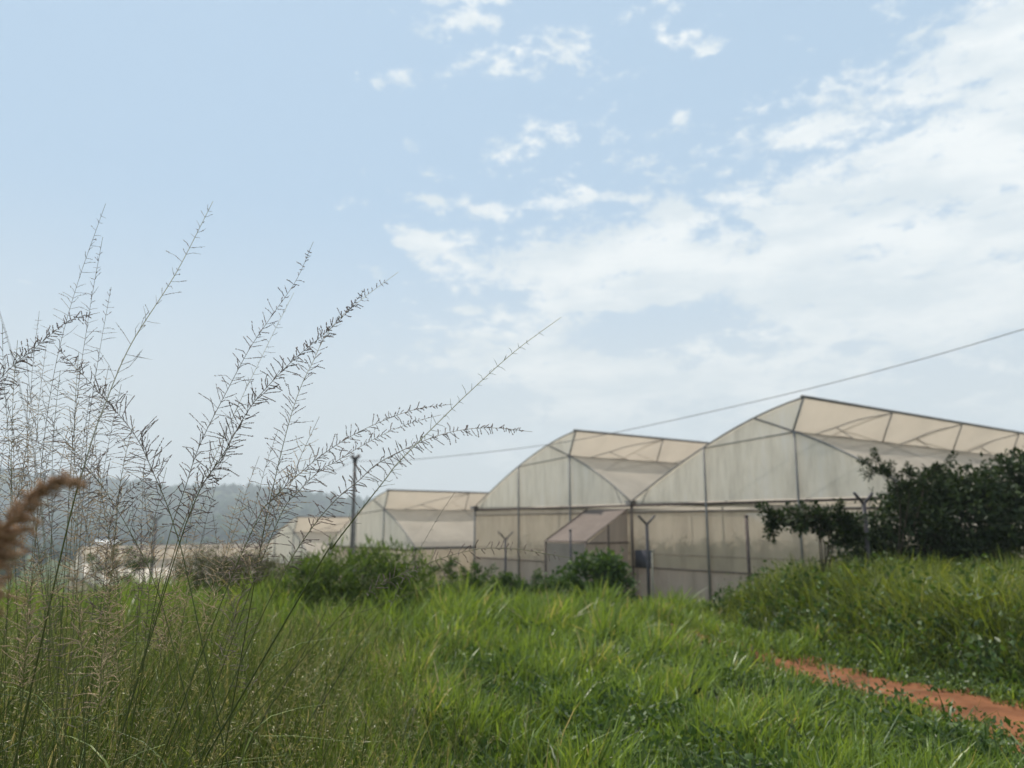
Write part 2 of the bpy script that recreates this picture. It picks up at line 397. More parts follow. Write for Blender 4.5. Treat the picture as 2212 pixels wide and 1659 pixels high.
def fine_culms():
    n = 6500; y = rng.uniform(1.9, 5.6, n); x = rng.uniform(-1, 1, n) * (.72 * y + .5); k = x < tall_edge(y) + .35 * rng.normal(0, 1, n) + .1; x, y = x[k], y[k]; n = len(x)
    z = gz(x, y); h = rng.uniform(.5, 1.42, n) * (.6 + .4 * ss(-.3, 1.2, tall_edge(y) - x)); la = rng.normal(.12, .22, n); lb = rng.normal(0, .15, n); cv = rng.normal(.08, .18, n)
    K = 6; V = []; T = []; FF = []; n0 = 0
    for i in range(n):
        r = .0014 + .0014 * rng.random(); t = np.linspace(0, 1, K); px = x[i] + h[i] * (la[i] * t + cv[i] * t * t); py = y[i] + h[i] * lb[i] * t; pz = z[i] + h[i] * t * (1 - .12 * abs(cv[i]) * t)
        rr = r * (1 - .7 * t)
        for j in range(K):
            for a in (0, 2.094, 4.189): V.append((px[j] + rr[j] * math.cos(a), py[j] + rr[j] * math.sin(a), pz[j]))
        for j in range(K - 1):
            for a in range(3):
                b = (a + 1) % 3; p = n0 + 3 * j; FF += [(p + a, p + b, p + 3 + b), (p + a, p + 3 + b, p + 3 + a)]
        tt = rng.random(); T += [tt] * (3 * K); n0 += 3 * K
        if i % 2 == 0:                                   # a wispy dry panicle on every other culm
            for q in range(int(rng.integers(18, 44))):
                u = rng.uniform(.62, 1); b0 = np.array([np.interp(u, t, px), np.interp(u, t, py), np.interp(u, t, pz)]); d = rng.normal(0, 1, 3) * np.array([1, 1, .35]); d[2] += .55; d /= np.linalg.norm(d)
                ln = rng.uniform(.012, .05) * (1.25 - u); b1 = b0 + d * ln * 1.6; sd = np.cross(d, rng.normal(0, 1, 3)); sd /= np.linalg.norm(sd); m_ = (b0 + b1) / 2 + d * ln * .3
                V += [tuple(b0), tuple(m_ + sd * .0012), tuple(b1), tuple(m_ - sd * .0012)]; FF += [(n0, n0 + 1, n0 + 2), (n0, n0 + 2, n0 + 3)]; n0 += 4; T += [rng.uniform(.75, 1)] * 4
    tag(mesh_np('dry_grass_stems', np.array(V), np.array(FF), M['tall'], tint=np.array(T)), 'fine upright culms and dry wispy panicles standing through the tall grass', 'grass', kind='stuff')
fine_culms()

# bank beyond the path
n = 150000; x = rng.uniform(1.5, 15, n); y = rng.uniform(6.0, 17.5, n)
x, y = clumpify(x, y, 0.10, 3.0, 21)
bk = bank_amt(x, y); k = (bk > 0.03) & (rng.random(n) < 0.5 + 0.5 * bk) & (x < 0.72 * y + 1.5); x, y, bk = x[k], y[k], bk[k]
cl = 0.5 + 0.5 * noise2(x, y, 1.8, 23)
h = (0.16 + 0.26 * np.sqrt(bk) + 0.30 * cl ** 1.5 * np.sqrt(bk)) * rng.uniform(0.4, 1.25, len(x))
tint = np.clip(0.35 + 0.22 * noise2(x, y, 1.0, 26) + 0.15 * bk + rng.normal(0, 0.2, len(x)), 0, 1)
tag(blades('bank_grass', x, y, h, rng.uniform(0.008, 0.019, len(x)), M['bank'], 0.35, 0.60, tint=tint), 'thick yellow green grass on the raised bank beyond the red path', 'grass', kind='stuff')

# rough grass further off, round the fence line and down the slope
n = 46000; y = rng.uniform(17.5, 34, n); x = rng.uniform(-1, 1, n) * (0.72 * y + 2)
q = -0.6 * x + 0.8 * y
k = (y < 21.5) & (q < 19 - 0.2 * rng.random(n)) | (q > 28.6) & (q < 31.2) | (x < -2.5) & (y < 27)
x, y = x[k], y[k]
tag(blades('rough_grass', x, y, rng.uniform(0.15, 0.5, len(x)), rng.uniform(0.012, 0.028, len(x)), M['bank'], 0.3, 0.35), 'rough green grass growing up to the foot of the greenhouses', 'grass', kind='stuff')

# ------------------------------------------------------------------ leaves
def leaf_arrays(pos, size, aspect=0.45, up=0.35, dirs=None):
    n = len(pos); d = rng.normal(0, 1, (n, 3)) if dirs is None else dirs + rng.normal(0, 0.45, (n, 3))
    d[:, 2] += up; d /= np.linalg.norm(d, axis=1, keepdims=True)
    r = rng.normal(0, 1, (n, 3)); s = np.cross(d, r); s /= np.linalg.norm(s, axis=1, keepdims=True) + 1e-9
    nn = np.cross(d, s); size = np.asarray(size)[:, None]
    V = np.zeros((n, 4, 3)); V[:, 0] = pos
    mid = pos + d * size * 0.5
    V[:, 1] = mid + s * size * aspect * 0.5 + nn * size * 0.08; V[:, 3] = mid - s * size * aspect * 0.5 + nn * size * 0.08
    V[:, 2] = pos + d * size
    f = (np.arange(n)[:, None, None] * 4 + np.array([(0, 1, 2), (0, 2, 3)])[None]).reshape(-1, 3)
    return V.reshape(-1, 3), f

# low leaves along the path edge
x, y = wedge(60000, 4.0, 11.5, 1.3)
pd = path_dist(x, y); side = x - path_x(y)
k = (x > 0.2) & (pd > 0.36) & (pd < 1.9 + 0.7 * noise2(x, y, 1.2, 31)) & (side < 1.3) & (rng.random(len(x)) < 0.9)
x, y = x[k], y[k]; z = gz(x, y)
pos = np.stack([x, y, z + rng.uniform(0.0, 0.14, len(x))], -1)
v, f = leaf_arrays(pos, rng.uniform(0.025, 0.06, len(x)), 0.6, 0.3)
tag(mesh_np('ground_cover', v, f, M['cover'], tint=np.repeat(rng.uniform(0, 1, len(x)), 4)), 'low leafy ground cover creeping along the edges of the path', 'ground cover', kind='stuff')

def weed_leaves(name, label, n, cond, hmax, leaf, mat):
    x, y = wedge(n, 3.5, 16, 1.4); k = cond(x, y); x, y = x[k], y[k]; m = 16
    hh = hmax * rng.uniform(.3, 1, len(x)); z = gz(x, y)
    p = np.stack([x, y, z], -1)[:, None, :] + rng.normal(0, 1, (len(x), m, 3)) * np.array([.07, .07, 0]) + np.stack([np.zeros((len(x), m)), np.zeros((len(x), m)), rng.uniform(.1, 1, (len(x), m)) * hh[:, None]], -1)
    v, f = leaf_arrays(p.reshape(-1, 3), rng.uniform(.5, 1.3, len(x) * m) * leaf, .5, .35)
    tag(mesh_np(name, v, f, mat, tint=np.repeat(np.clip(.5 + rng.normal(0, .28, len(x) * m), 0, 1), 4)), label, 'weeds', kind='stuff')
weed_leaves('bank_weeds', 'leafy weeds mixed through the grass of the raised bank', 5200, lambda x, y: (bank_amt(x, y) > .05) & (noise2(x, y, 1.6, 41) > -.15), .62, .085, M['bushleaf'])
weed_leaves('meadow_weeds', 'small leafy weeds scattered in dark patches through the meadow grass', 4200, lambda x, y: (bank_amt(x, y) < .05) & (path_dist(x, y) > .8) & (x > tall_edge(y)) & (x < path_x(y)) & (noise2(x, y, 1.5, 44) > .22), .32, .065, M['bushleaf'])

weed_leaves('bank_foot_shade_weeds', 'dark leafy weeds added as shade along the foot of the bank beside the red path', 5200, lambda x, y: (bank_amt(x, y) > .02) & (bank_amt(x, y) < .55) & (x > path_x(y)) & (y < 12.5) & (noise2(x, y, 1.3, 51) > -.35), .42, .09, M['cover'])  # extra weed layer darkens the bank foot, imitating shade under its slope
weed_leaves('hollow_shade_leaves', 'dark low leaves added as shade in hollows between the meadow tufts', 9000, lambda x, y: (bank_amt(x, y) < .05) & (path_dist(x, y) > .9) & (x > tall_edge(y) - .4) & (x < path_x(y)) & (noise2(x, y, 2.3, 8) < -.22) & (y < 13), .20, .06, M['cover'])  # dark leaves added where tufts are low, imitating shaded gaps in the grass

def bush(name, label, cat, base, blobs, mat, leaf, n, aspect=0.45, up=0.3, group=None, branches=14, shell=0.75, twigs=0, clump=0.16):
    """blobs: (dx,dy,z,rx,ry,rz) ellipsoids; leaves sit in many small clumps spread through them"""
    root = empty(name, base); tag(root, label, cat, group)
    B = Vector(base); mb = MB(); P = []; wts = np.array([b[3] * b[4] * b[5] for b in blobs]) ** 0.7; wts = wts / wts.sum()
    for i in range(branches):
        b = blobs[rng.choice(len(blobs), p=wts)]
        u = rng.normal(0, 1, 3); u /= np.linalg.norm(u); u[2] = abs(u[2]) * 0.8
        tip = B + Vector((b[0] + u[0] * b[3] * .8, b[1] + u[1] * b[4] * .8, b[2] + u[2] * b[5] * .8))
        mid = B.lerp(tip, 0.5) + Vector((rng.normal(0, .05), rng.normal(0, .05), rng.normal(0, .05)))
        r0 = 0.012 + 0.008 * random.random()
        mb.tube([B + Vector((rng.normal(0, .07), rng.normal(0, .07), -0.05)), mid, tip], [r0, r0 * .6, r0 * .25], 5)
    mb.build('branches', M['bark'], root)
    for b, w_ in zip(blobs, wts):
        m = max(3, int(n * w_ / 22))
        u = rng.normal(0, 1, (m, 3)); u /= np.linalg.norm(u, axis=1, keepdims=True)
        rad = rng.uniform(0, 1, m) ** (1 / 3) * (1 - shell) + shell * rng.uniform(0.55, 1.12, m)
        c = np.array([b[0], b[1], b[2]]) + u * rad[:, None] * np.array(b[3:6])
        cs = rng.uniform(0.6, 1.3, m) * clump
        q = c[:, None, :] + rng.normal(0, 1, (m, 22, 3)) * cs[:, None, None] * np.array([1, 1, .7])
        P.append(q.reshape(-1, 3))
    P = np.concatenate(P) + np.array(base); g = gz(P[:, 0], P[:, 1]); P = P[P[:, 2] > g + 0.03]
    v, f = leaf_arrays(P, rng.uniform(0.6, 1.4, len(P)) * leaf, aspect, up)
    t = np.clip(0.45 + rng.normal(0, 0.25, len(P)), 0, 1)
    mesh_np('foliage', v, f, mat, root, tint=np.repeat(t, 4))
    return root

def sprig_arrays(path, leaf, n, spread, aspect=0.25):
    pts = np.array([tuple(p) for p in path]); seg = rng.uniform(0, len(pts) - 1.001, n); i = seg.astype(int); t = (seg - i)[:, None]
    p = pts[i] * (1 - t) + pts[i + 1] * t; d = pts[i + 1] - pts[i]; d /= np.linalg.norm(d, axis=1, keepdims=True)
    side = rng.normal(0, 1, (n, 3)); side -= d * (side * d).sum(1, keepdims=True); side /= np.linalg.norm(side, axis=1, keepdims=True)
    dirs = side * 0.9 + d * 0.5
    return leaf_arrays(p + side * spread * rng.random((n, 1)), rng.uniform(0.7, 1.3, n) * leaf, aspect, 0.1, dirs)

def branchy(name, label, cat, base, sprigs, mat, leaf, per, group=None, spread=0.03, sub=6, sublen=0.22, aspect=0.28):
    """open shrub of arching leafy sprigs: each sprig is a list of world points"""
    root = empty(name, base); tag(root, label, cat, group); mb = MB(); VV = []; FF = []; n0 = 0
    for sp in sprigs:
        pth = smooth_path(sp, 14); r0 = 0.014
        mb.tube(pth, list(np.linspace(r0, 0.003, 14)), 5)
        tws = [pth[4:]]
        for j in range(sub):
            k = random.randint(5, 12); p = pth[k]; d = (pth[min(k + 1, 13)] - pth[k - 1]).normalized()
            s = Vector(rng.normal(0, 1, 3)); s = (s - d * s.dot(d)).normalized()
            L_ = sublen * random.uniform(0.5, 1.2); e = p + (d * 0.7 + s * 0.8) * L_ + Vector((0, 0, -0.1 * L_)); m = p.lerp(e, 0.5) + Vector((0, 0, 0.05 * L_))
            mb.tube([p, m, e], [0.005, 0.004, 0.002], 4); tws.append([p, m, e])
        for tw in tws:
            v, f = sprig_arrays(tw, leaf, per, spread, aspect); VV.append(v); FF.append(f + n0); n0 += len(v)
    mb.build('branches', M['bark'], root)
    v = np.concatenate(VV); f = np.concatenate(FF)
    mesh_np('foliage', v, f, mat, root, tint=np.repeat(np.clip(0.45 + rng.normal(0, 0.25, len(v) // 4), 0, 1), 4))
    return root

def gbase(p): return Vector((p.x, p.y, float(gz(p.x, p.y))))

# leafy green bush before the porch
c = gbase(W(1285, 1220, 16.5))
bush('green_bush', 'rounded dark green bush growing in front of the porch of the middle greenhouse', 'bush', c,
     [(-0.1, 0, 0.82, 0.66, 0.5, 0.52), (0.5, 0.1, 0.70, 0.45, 0.4, 0.52), (-0.65, 0, 0.58, 0.48, 0.4, 0.45), (0.1, -.1, 1.18, .45, .35, .27), (-.95, 0, .42, .3, .3, .28), (.35, 0, 1.22, .25, .25, .18)], M['bushleaf'], 0.095, 6400, 0.55, clump=0.10)
# grassy green bush between the two groups of houses
c = gbase(W(775, 1250, 13.0))
r_ = bush('feathery_bush', 'bright feathery bush with a dark hollow under it below the utility pole', 'bush', c,
     [(0, 0, 0.72, 0.85, 0.5, 0.36), (0.6, 0.2, 0.70, 0.6, 0.4, 0.30), (-0.8, 0, 0.58, 0.6, 0.4, 0.34), (0.15, 0, 0.98, 0.5, 0.3, 0.20), (-.75, .1, .85, .3, .3, .18), (-.2, -.2, .36, .8, .35, .26), (.85, -.1, .38, .5, .35, .26), (-1.1, 0, .35, .4, .3, .26), (-.35, 0, 1.12, .12, .12, .12), (.55, 0, 1.15, .1, .1, .12), (.95, .1, .98, .12, .1, .12)], M['lightbush'], 0.15, 6400, 0.12, 1.3, clump=0.13)
for k, (xa, ya) in enumerate([(690, 1180), (745, 1168), (795, 1156), (835, 1162), (868, 1180), (905, 1188)]):
    pass
c2 = gbase(W(1000, 1230, 15.0))
branchy('wispy_weed', 'spindly green weed with small leaves between the feathery bush and the porch bush', 'weed', c2,
        [[c2 + Vector((rng.normal(0, .1), 0, 0)), c2 + Vector((dx * .6, rng.normal(0, .2), hh * .6)), c2 + Vector((dx, rng.normal(0, .3), hh))] for dx, hh in
         [(-.75, .8), (-.5, .95), (-.3, 1.05), (0.0, .9), (.25, 1.0), (.5, .9), (.8, .85), (1.0, .7)]], M['bushleaf'], 0.075, 60, spread=0.05)
c3 = gbase(W(1130, 1230, 15.5))
branchy('wispy_weed', 'low dense green weed just below the small forked fence post', 'weed', c3,
        [[c3 + Vector((rng.normal(0, .1), 0, 0)), c3 + Vector((dx * .6, rng.normal(0, .2), hh * .6)), c3 + Vector((dx, rng.normal(0, .3), hh))] for dx, hh in
         [(-.6, .75), (-.3, .8), (0.0, .75), (.25, .82), (.5, .7), (.7, .72)]], M['bushleaf'], 0.075, 60, spread=0.05)
# olive brush at the far left of the houses
c = gbase(W(490, 1250, 15.0))
bush('olive_brush', 'olive brown thorny brush in front of the farthest small greenhouse', 'bush', c,
     [(-0.35, 0, 0.78, 0.62, 0.5, 0.46), (0.35, 0.1, 0.74, 0.6, 0.5, 0.42), (0.95, 0.1, 0.5, 0.45, 0.4, 0.36)], M['olive'], 0.10, 9500, 0.16, 0.6, branches=40, clump=0.15)
c = gbase(W(262, 1250, 14.0))
branchy('flat_topped_sapling', 'little flat topped sapling with feathery leaves under the white roof far behind', 'sapling', c,
        [[c, c + Vector((dx * .4, 0, .75)), c + Vector((dx, rng.normal(0, .2), hh))] for dx, hh in [(-.5, 1.08), (-.2, 1.16), (.12, 1.12), (.42, 1.14), (.55, 1.0)]], M['bushleaf'], 0.06, 45, spread=0.04)
# dark hedge shrubs on the bank
c = gbase(W(2010, 1150, 13.8))
bush('dark_shrub', 'dense dark shrub on the bank, with a forked post rising out of it', 'shrub', c,
     [(-0.2, 0, 1.05, 1.0, 0.8, 0.85), (0.7, 0.1, 1.15, 0.9, 0.8, 0.95), (-1.15, 0, 0.75, 0.5, 0.5, 0.5), (0.35, 0, 1.85, 0.75, .5, .32)], M['darkleaf'], 0.11, 13500, 0.5, branches=30, clump=0.13)
c = gbase(W(2230, 1150, 14.2))
bush('dark_shrub', 'tallest dark shrub, cut off by the edge of the view, behind the bank', 'shrub', c,
     [(0, 0, 1.2, 1.0, 0.8, 0.95), (-0.1, 0, 2.1, 0.8, 0.6, 0.6), (1.2, .2, 1.4, 1.0, .8, 1.2), (.5, 0, 2.2, .8, .6, .5)], M['darkleaf'], 0.11, 14500, 0.5, branches=30, clump=0.13)
c = gbase(W(1925, 1190, 13.2))
branchy('thorn_sprout', 'feathery dark sprout sticking up above the hedge before the pale gable', 'sapling', c,
        [[c, W(1945, 1120, 13.2), W(1935, 1050, 13.2), W(1912, 1008, 13.2), W(1885, 985, 13.2)],
         [c, W(1945, 1110, 13.3), W(1930, 1035, 13.3), W(1890, 1010, 13.3), W(1866, 1000, 13.25)],
         [c, W(1960, 1100, 13.1), W(1965, 1050, 13.1), W(1968, 1020, 13.1)],
         [c, W(1985, 1100, 13.2), W(2000, 1040, 13.2), W(2030, 1012, 13.2), W(2060, 1010, 13.2)]], M['darkleaf'], 0.07, 70, spread=0.035, sub=8, sublen=0.28)
c = gbase(W(1775, 1230, 12.6))
branchy('drooping_sapling', 'dark sapling with one branch reaching sideways across the pale wall', 'sapling', c,
        [[c, W(1775, 1180, 12.6), W(1760, 1135, 12.6), W(1700, 1120, 12.6), W(1642, 1118, 12.6)],
         [c, W(1780, 1170, 12.6), W(1740, 1125, 12.7), W(1690, 1130, 12.7), W(1665, 1140, 12.7)],
         [c, W(1790, 1170, 12.5), W(1800, 1130, 12.5), W(1830, 1115, 12.5)],
         [c, W(1770, 1170, 12.5), W(1770, 1120, 12.5), W(1735, 1115, 12.4)],
         [c, W(1790, 1190, 12.7), W(1815, 1165, 12.7), W(1850, 1160, 12.7)],
         [c, W(1800, 1180, 12.7), W(1820, 1150, 12.7), W(1845, 1140, 12.7)]], M['darkleaf'], 0.085, 62, spread=0.05, sub=10, sublen=0.30, aspect=0.4)
# dark weed tuft in the meadow
gx, gy = G(1590, 1535)
c = Vector((gx, gy, float(gz(gx, gy))))
bush('weed_tuft', 'dark broad leaved weed tuft in the meadow short of the red path', 'weed', c,
     [(0, 0, 0.16, 0.26, 0.22, 0.14), (.15, .1, .12, .2, .2, .12)], M['darkleaf'], 0.085, 420, 0.4, 0.5, branches=8, clump=0.06)

# ------------------------------------------------------------------ greenhouses
A0 = W(1028, 1135, 34.1); A3 = W(1368, 1135, 26.4)
dv = Vector((A3.x - A0.x, A3.y - A0.y, 0)); SPAN = dv.length; dv.normalize(); ev = Vector((-dv.y, dv.x, 0))
if ev.y < 0: ev = -ev
K_ = SPAN / 9.6
LP = np.polyfit([0, 1.6, 3.3, 5.1, 6.75], [0.10, 0.92, 1.80, 2.42, 2.85], 3)
RP = np.polyfit([5.1, 6.35, 7.8, 8.64, 9.5], [2.42, 1.90, 1.24, 0.68, 0.10], 3)
def left_arc(a=0.0, b=6.75, n=14): return [(s * K_, 0.97 * np.polyval(LP, s)) for s in np.linspace(a, b, n)]
def right_arc(a=6.35, b=9.5, n=11): return [(s * K_, 0.97 * np.polyval(RP, s)) for s in np.linspace(a, b, n)]
RIDGE = left_arc()[-1]; JOINT = right_arc()[0]; BRACE = right_arc(5.1)[0]

def greenhouse(label, P0, zg, ze, spans, bays, bay=4.7, group='arched plastic greenhouses', skirt=0.95, inner=True):
    root = empty('greenhouse', (P0.x, P0.y, zg)); tag(root, label, 'greenhouse', group)
    def L(s, k, z): return Vector((P0.x, P0.y, 0)) + dv * s + ev * k + Vector((0, 0, z))
    LEN = bays * bay; W_ = spans * SPAN
    def sheet(name, prof, off, mat, sag=0.05):
        nk = bays * 4 + 1; v = []; f = []; m = len(prof)
        for i in range(nk):
            k = LEN * i / (nk - 1); sg = sag * math.sin(math.pi * ((i % 4) / 4.0))
            for j, (s, z) in enumerate(prof):
                e = math.sin(math.pi * j / (m - 1))
                v.append(L(off + s, k, ze + z + 0.035 - sg * e * (0.7 + 0.6 * random.random())))
        for i in range(nk - 1):
            for j in range(m - 1):
                a = i * m + j; f += [(a, a + 1, a + m + 1), (a, a + m + 1, a + m)]
        return mesh_np(name, np.array([tuple(p) for p in v]), np.array(f), mat, root, smooth=True)
    for q in range(spans):
        o = q * SPAN
        sheet('roof_film', left_arc(n=12), o, M['film'])
        sheet('roof_film', right_arc(n=10), o, M['film'])
        sheet('vent_net', [(RIDGE[0] + (JOINT[0] - RIDGE[0]) * t, RIDGE[1] + (JOINT[1] - RIDGE[1]) * t) for t in (0, .33, .66, 1)], o, M['vent'], 0.02)
        for k, nm in ((0.02, 'front'), (LEN - 0.02, 'back')):
            prof = left_arc(n=14) + [JOINT] + right_arc(n=11)[1:]
            v = []; f = []; la = left_arc(0, 6.32, 16); col = la + right_arc(n=11); H = 6
            for s, z in col:
                for h_ in range(H + 1): v.append(L(o + s, k + 0.012 * random.random(), ze + 0.03 + (z - 0.03) * h_ / H))
            for i in range(len(col) - 1):
                for h_ in range(H):
                    a = i * (H + 1) + h_; f += [(a, a + 1, a + H + 2), (a, a + H + 2, a + H + 1)]
            n = len(v)   # wedge under the overhanging ridge
            tri = [L(o + s, k, ze + z) for s, z in left_arc(6.32, 6.75, 4)] + [L(o + JOINT[0], k, ze + JOINT[1])]
            v += tri; f += [(n + 4, n, n + 1), (n + 4, n + 1, n + 2), (n + 4, n + 2, n + 3)]
            mesh_np('gable_film', np.array([tuple(p) for p in v]), np.array(f), M['gable'], root, smooth=True)
        # trusses: one per bay line
        for i in range(bays + 1):
            k = LEN * i / bays; mb = MB(); r = 0.030 if i == 0 else 0.023
            kk = k - 0.03 if i == 0 else (k + 0.03 if i == bays else k)
            zo = 0.0 if 0 < i < bays else 0.03
            mb.tube([L(o + s, kk, ze + z + zo) for s, z in left_arc(n=16)], r, 6)
            mb.tube([L(o + s, kk, ze + z + zo) for s, z in right_arc(5.1, 9.5, 14)], r, 6)
            mb.tube([L(o + JOINT[0], kk, ze + JOINT[1] + zo), L(o + RIDGE[0], kk, ze + RIDGE[1] + zo)], r * .9, 6)
            t1 = left_arc(3.2, 3.2, 1)[0]
            mb.tube([L(o + t1[0], kk, ze + t1[1]), L(o + JOINT[0], kk, ze + JOINT[1])], r * .7, 5)
            if 0 < i < bays:
                mb.tube([L(o, kk, ze), L(o + SPAN, kk, ze)], r * .8, 5)
            for sa, sb in ((0.75, 0.45), (8.75, 9.1)):
                za = np.polyval(LP if sa < 5 else RP, sa) * .97
                mb.tube([L(o + sa * K_, kk, ze + za), L(o + sb * K_, kk, ze + 0.02)], r * .5, 4)
            mb.build('truss', M['steel'], root)
        # bracing seen on the vent side
        for i in range(bays):
            mb = MB(); k0 = LEN * i / bays; k1 = LEN * (i + 1) / bays; mid = (k0 + k1) / 2 - 0.4
            J = lambda t, k: L(o + JOINT[0] + (RIDGE[0] - JOINT[0]) * t, k, ze + JOINT[1] + (RIDGE[1] - JOINT[1]) * t)
            mb.tube(smooth_path([J(0.02, mid - 0.9), J(0.30, mid), J(0.62, mid + 1.0), J(0.97, k1 - 0.05)], 10), 0.016, 5)
            mb.tube([J(0.30, mid), J(0.02, mid + 1.1)], 0.014, 5)
            mb.build('vent_brace', M['steel'], root)
        mb = MB(); mb.tube([L(o + RIDGE[0], k, ze + RIDGE[1] + 0.05) for k in np.linspace(-0.12, LEN + .1, 12)], 0.045, 7); mb.build('ridge_beam', M['steel'], root)
        mb = MB(); mb.tube([L(o + JOINT[0], k, ze + JOINT[1] + 0.02 - 0.03 * math.sin(k * 1.3) ** 2) for k in np.linspace(-.05, LEN, 50)], 0.03, 6); mb.build('vent_rail', M['rust'], root)
    # gutters
    for q in range(spans + 1):
        mb = MB(); pts = [(-.16, .16), (-.10, .02), (.10, .02), (.16, .16), (.13, .16), (.08, .05), (-.08, .05), (-.13, .16)]
        v = [L(q * SPAN + a, k, ze + z - 0.03) for k in (-.22, LEN + .2) for a, z in pts]; n = len(pts)
        mb.add(v, [(i, (i + 1) % n, n + (i + 1) % n, n + i) for i in range(n)] + [(0, 1, 6, 7), (1, 2, 5, 6), (2, 3, 4, 5), (n + 7, n + 6, n + 1, n), (n + 6, n + 5, n + 2, n + 1), (n + 5, n + 4, n + 3, n + 2)])
        mb.build('gutter', M['steel'], root)
    # front and back walls
    for k, sg in ((0.0, -1), (LEN, 1)):
        mb = MB(); mb.box((-.02, k - .045 + .03 * sg, ze - .075), (W_ + .02, k + .045 + .03 * sg, ze + 0.005), L); mb.build('eave_beam', M['rust'], root)
        for z, rr in ((ze - .27, .020), (zg + skirt, .022), (ze - 1.62, .008)):
            mb = MB(); mb.tube([L(0, k + .03 * sg, z), L(W_, k + .03 * sg, z)], rr, 6); mb.build('rail', M['rust'], root)
        def wall(z0, z1, mat, nm, nz=6, amp=0.02, fold=0):
            v = []; f = []; nx = int(W_ / 0.25)
            for i in range(nx + 1):
                for j in range(nz + 1):
                    v.append(L(W_ * i / nx, k - 0.012 * sg + amp * (random.random() - .5) + fold * math.sin(i * 1.1 + .4 * math.sin(i * .37)) * (1 - j / nz), z0 + (z1 - z0) * j / nz))
            for i in range(nx):
                for j in range(nz):
                    a = i * (nz + 1) + j; f += [(a, a + 1, a + nz + 2), (a, a + nz + 2, a + nz + 1)]
            mesh_np(nm, np.array([tuple(p) for p in v]), np.array(f), mat, root, smooth=True)
        wall(zg - .3, zg + skirt, M['skirt'], 'wall_skirt', 5, 0.02, 0.035)
        wall(zg + skirt + .004, ze - .27, M['net'], 'wall_net', 7, 0.015)
        wall(ze - .266, ze - .08, M['net_open'], 'open_strip', 2, 0.005)
    # side walls
    for s, sg in ((0.0, -1), (W_, 1)):
        for z0, z1, mat, nm in ((zg - .3, zg + skirt, M['skirt'], 'wall_skirt'), (zg + skirt + .004, ze - .05, M['net'], 'wall_net')):
            v = []; f = []; nk = bays * 5
            for i in range(nk + 1):
                for j in range(4): v.append(L(s - .012 * sg + .02 * (random.random() - .5), LEN * i / nk, z0 + (z1 - z0) * j / 3))
            for i in range(nk):
                for j in range(3):
                    a = i * 4 + j; f += [(a, a + 1, a + 5), (a, a + 5, a + 4)]
            mesh_np(nm, np.array([tuple(p) for p in v]), np.array(f), mat, root, smooth=True)
    # posts
    for q in range(spans + 1):
        for i in range(bays + 1):
            mb = MB(); s = q * SPAN; k = LEN * i / bays - (.06 if i == 0 else 0)
            mb.tube([L(s, k, zg - .4), L(s, k, ze + .02)], 0.040, 8); mb.build('post', M['rust'] if i == 0 and q else M['steel'], root)
    for q in range(spans):
        for s in (3.2 * K_, 6.4 * K_):
            for k in (-.06, LEN + .06):
                top = np.polyval(LP, s / K_) * .97 if s < 5 else JOINT[1]
                mb = MB(); mb.tube([L(q * SPAN + s, k, zg - .4), L(q * SPAN + s, k, ze + top)], 0.037, 8); mb.build('post', M['steel'], root)
    if inner:
        # rows of plants dimly seen through the net
        P = []
        for s in np.arange(0.9, W_ - .5, 1.6):
            n = 2300; kx = rng.uniform(0.8, min(LEN - 1, 16), n); hh = 1.35 + 0.55 * noise2(kx + s, np.full(n, s), 1.3, s) + .40 * noise2(kx, np.full(n, s), 6, s)
            zz = rng.uniform(0.1, 1, n) * hh; ssx = s + rng.normal(0, .22, n)
            P.append(np.stack([P0.x + dv.x * ssx + ev.x * kx, P0.y + dv.y * ssx + ev.y * kx, zg + zz], -1))
        P = np.concatenate(P); v, f = leaf_arrays(P, rng.uniform(.09, .2, len(P)), .5, .3)
        mesh_np('crop_row', v, f, M['crop'], root, tint=np.repeat(rng.uniform(0, 1, len(P)), 4))
    return root, L

zeA = W(1368, 1090, 26.4).z; zgA = -0.72
ghA, LA = greenhouse('big near greenhouse of two joined arched spans with a lean-to porch', A0, zgA, zeA, 2, 9)
B0 = W(717, 1135, 43.6); zeB = W(891, 1185, 36.1).z - 0.05
ghB, LB = greenhouse('single span greenhouse with a bright roof, just beyond the feathery bush', B0, zeB - 3.0, zeB, 1, 6)
CJ = W(636, 1151, 47.2); C0 = CJ - dv * 6.35 * K_; zeC = CJ.z - 1.85
ghC, LC = greenhouse('small distant greenhouse lowest on the slope, in front of the blue hill', C0, zeC - 3.0, zeC, 1, 4)
DJ = W(215, 1213, 60.0); D0 = DJ - dv * 6.35 * K_; zeD = DJ.z - 1.85
ghD, LD = greenhouse('pinkish greenhouse mostly hidden behind the tangle of tall grass stalks', D0 - dv * SPAN, zeD - 2.9, zeD, 2, 4)

# lean-to porch on the front of the near greenhouse
pr = empty('porch', LA(2.3 * SPAN / 3, 0, zgA)); tag(pr, 'lean-to entrance porch with sloping net roof against the near greenhouse', 'porch')
s0, s1, kp = 2.3 * SPAN / 3, 2.95 * SPAN / 3, -2.0
zt, zb = W(1320, 1101, 27.3).z, W(1228, 1169, 26.2).z
def psheet(name, pts, mat, n=8, amp=.02):
    a, b, c_, d_ = pts; v = []; f = []
    for i in range(n + 1):
        for j in range(n + 1):
            u, w = i / n, j / n; p = a * (1 - u) * (1 - w) + b * u * (1 - w) + c_ * u * w + d_ * (1 - u) * w
            e = 4 * u * (1 - u) * w * (1 - w); v.append(p + Vector((0, 0, -amp * e)) + Vector((random.random(), random.random(), 0)) * .01)
    for i in range(n):
        for j in range(n):
            q = i * (n + 1) + j; f += [(q, q + 1, q + n + 2), (q, q + n + 2, q + n + 1)]
    return mesh_np(name, np.array([tuple(p) for p in v]), np.array(f), mat, pr, smooth=True)
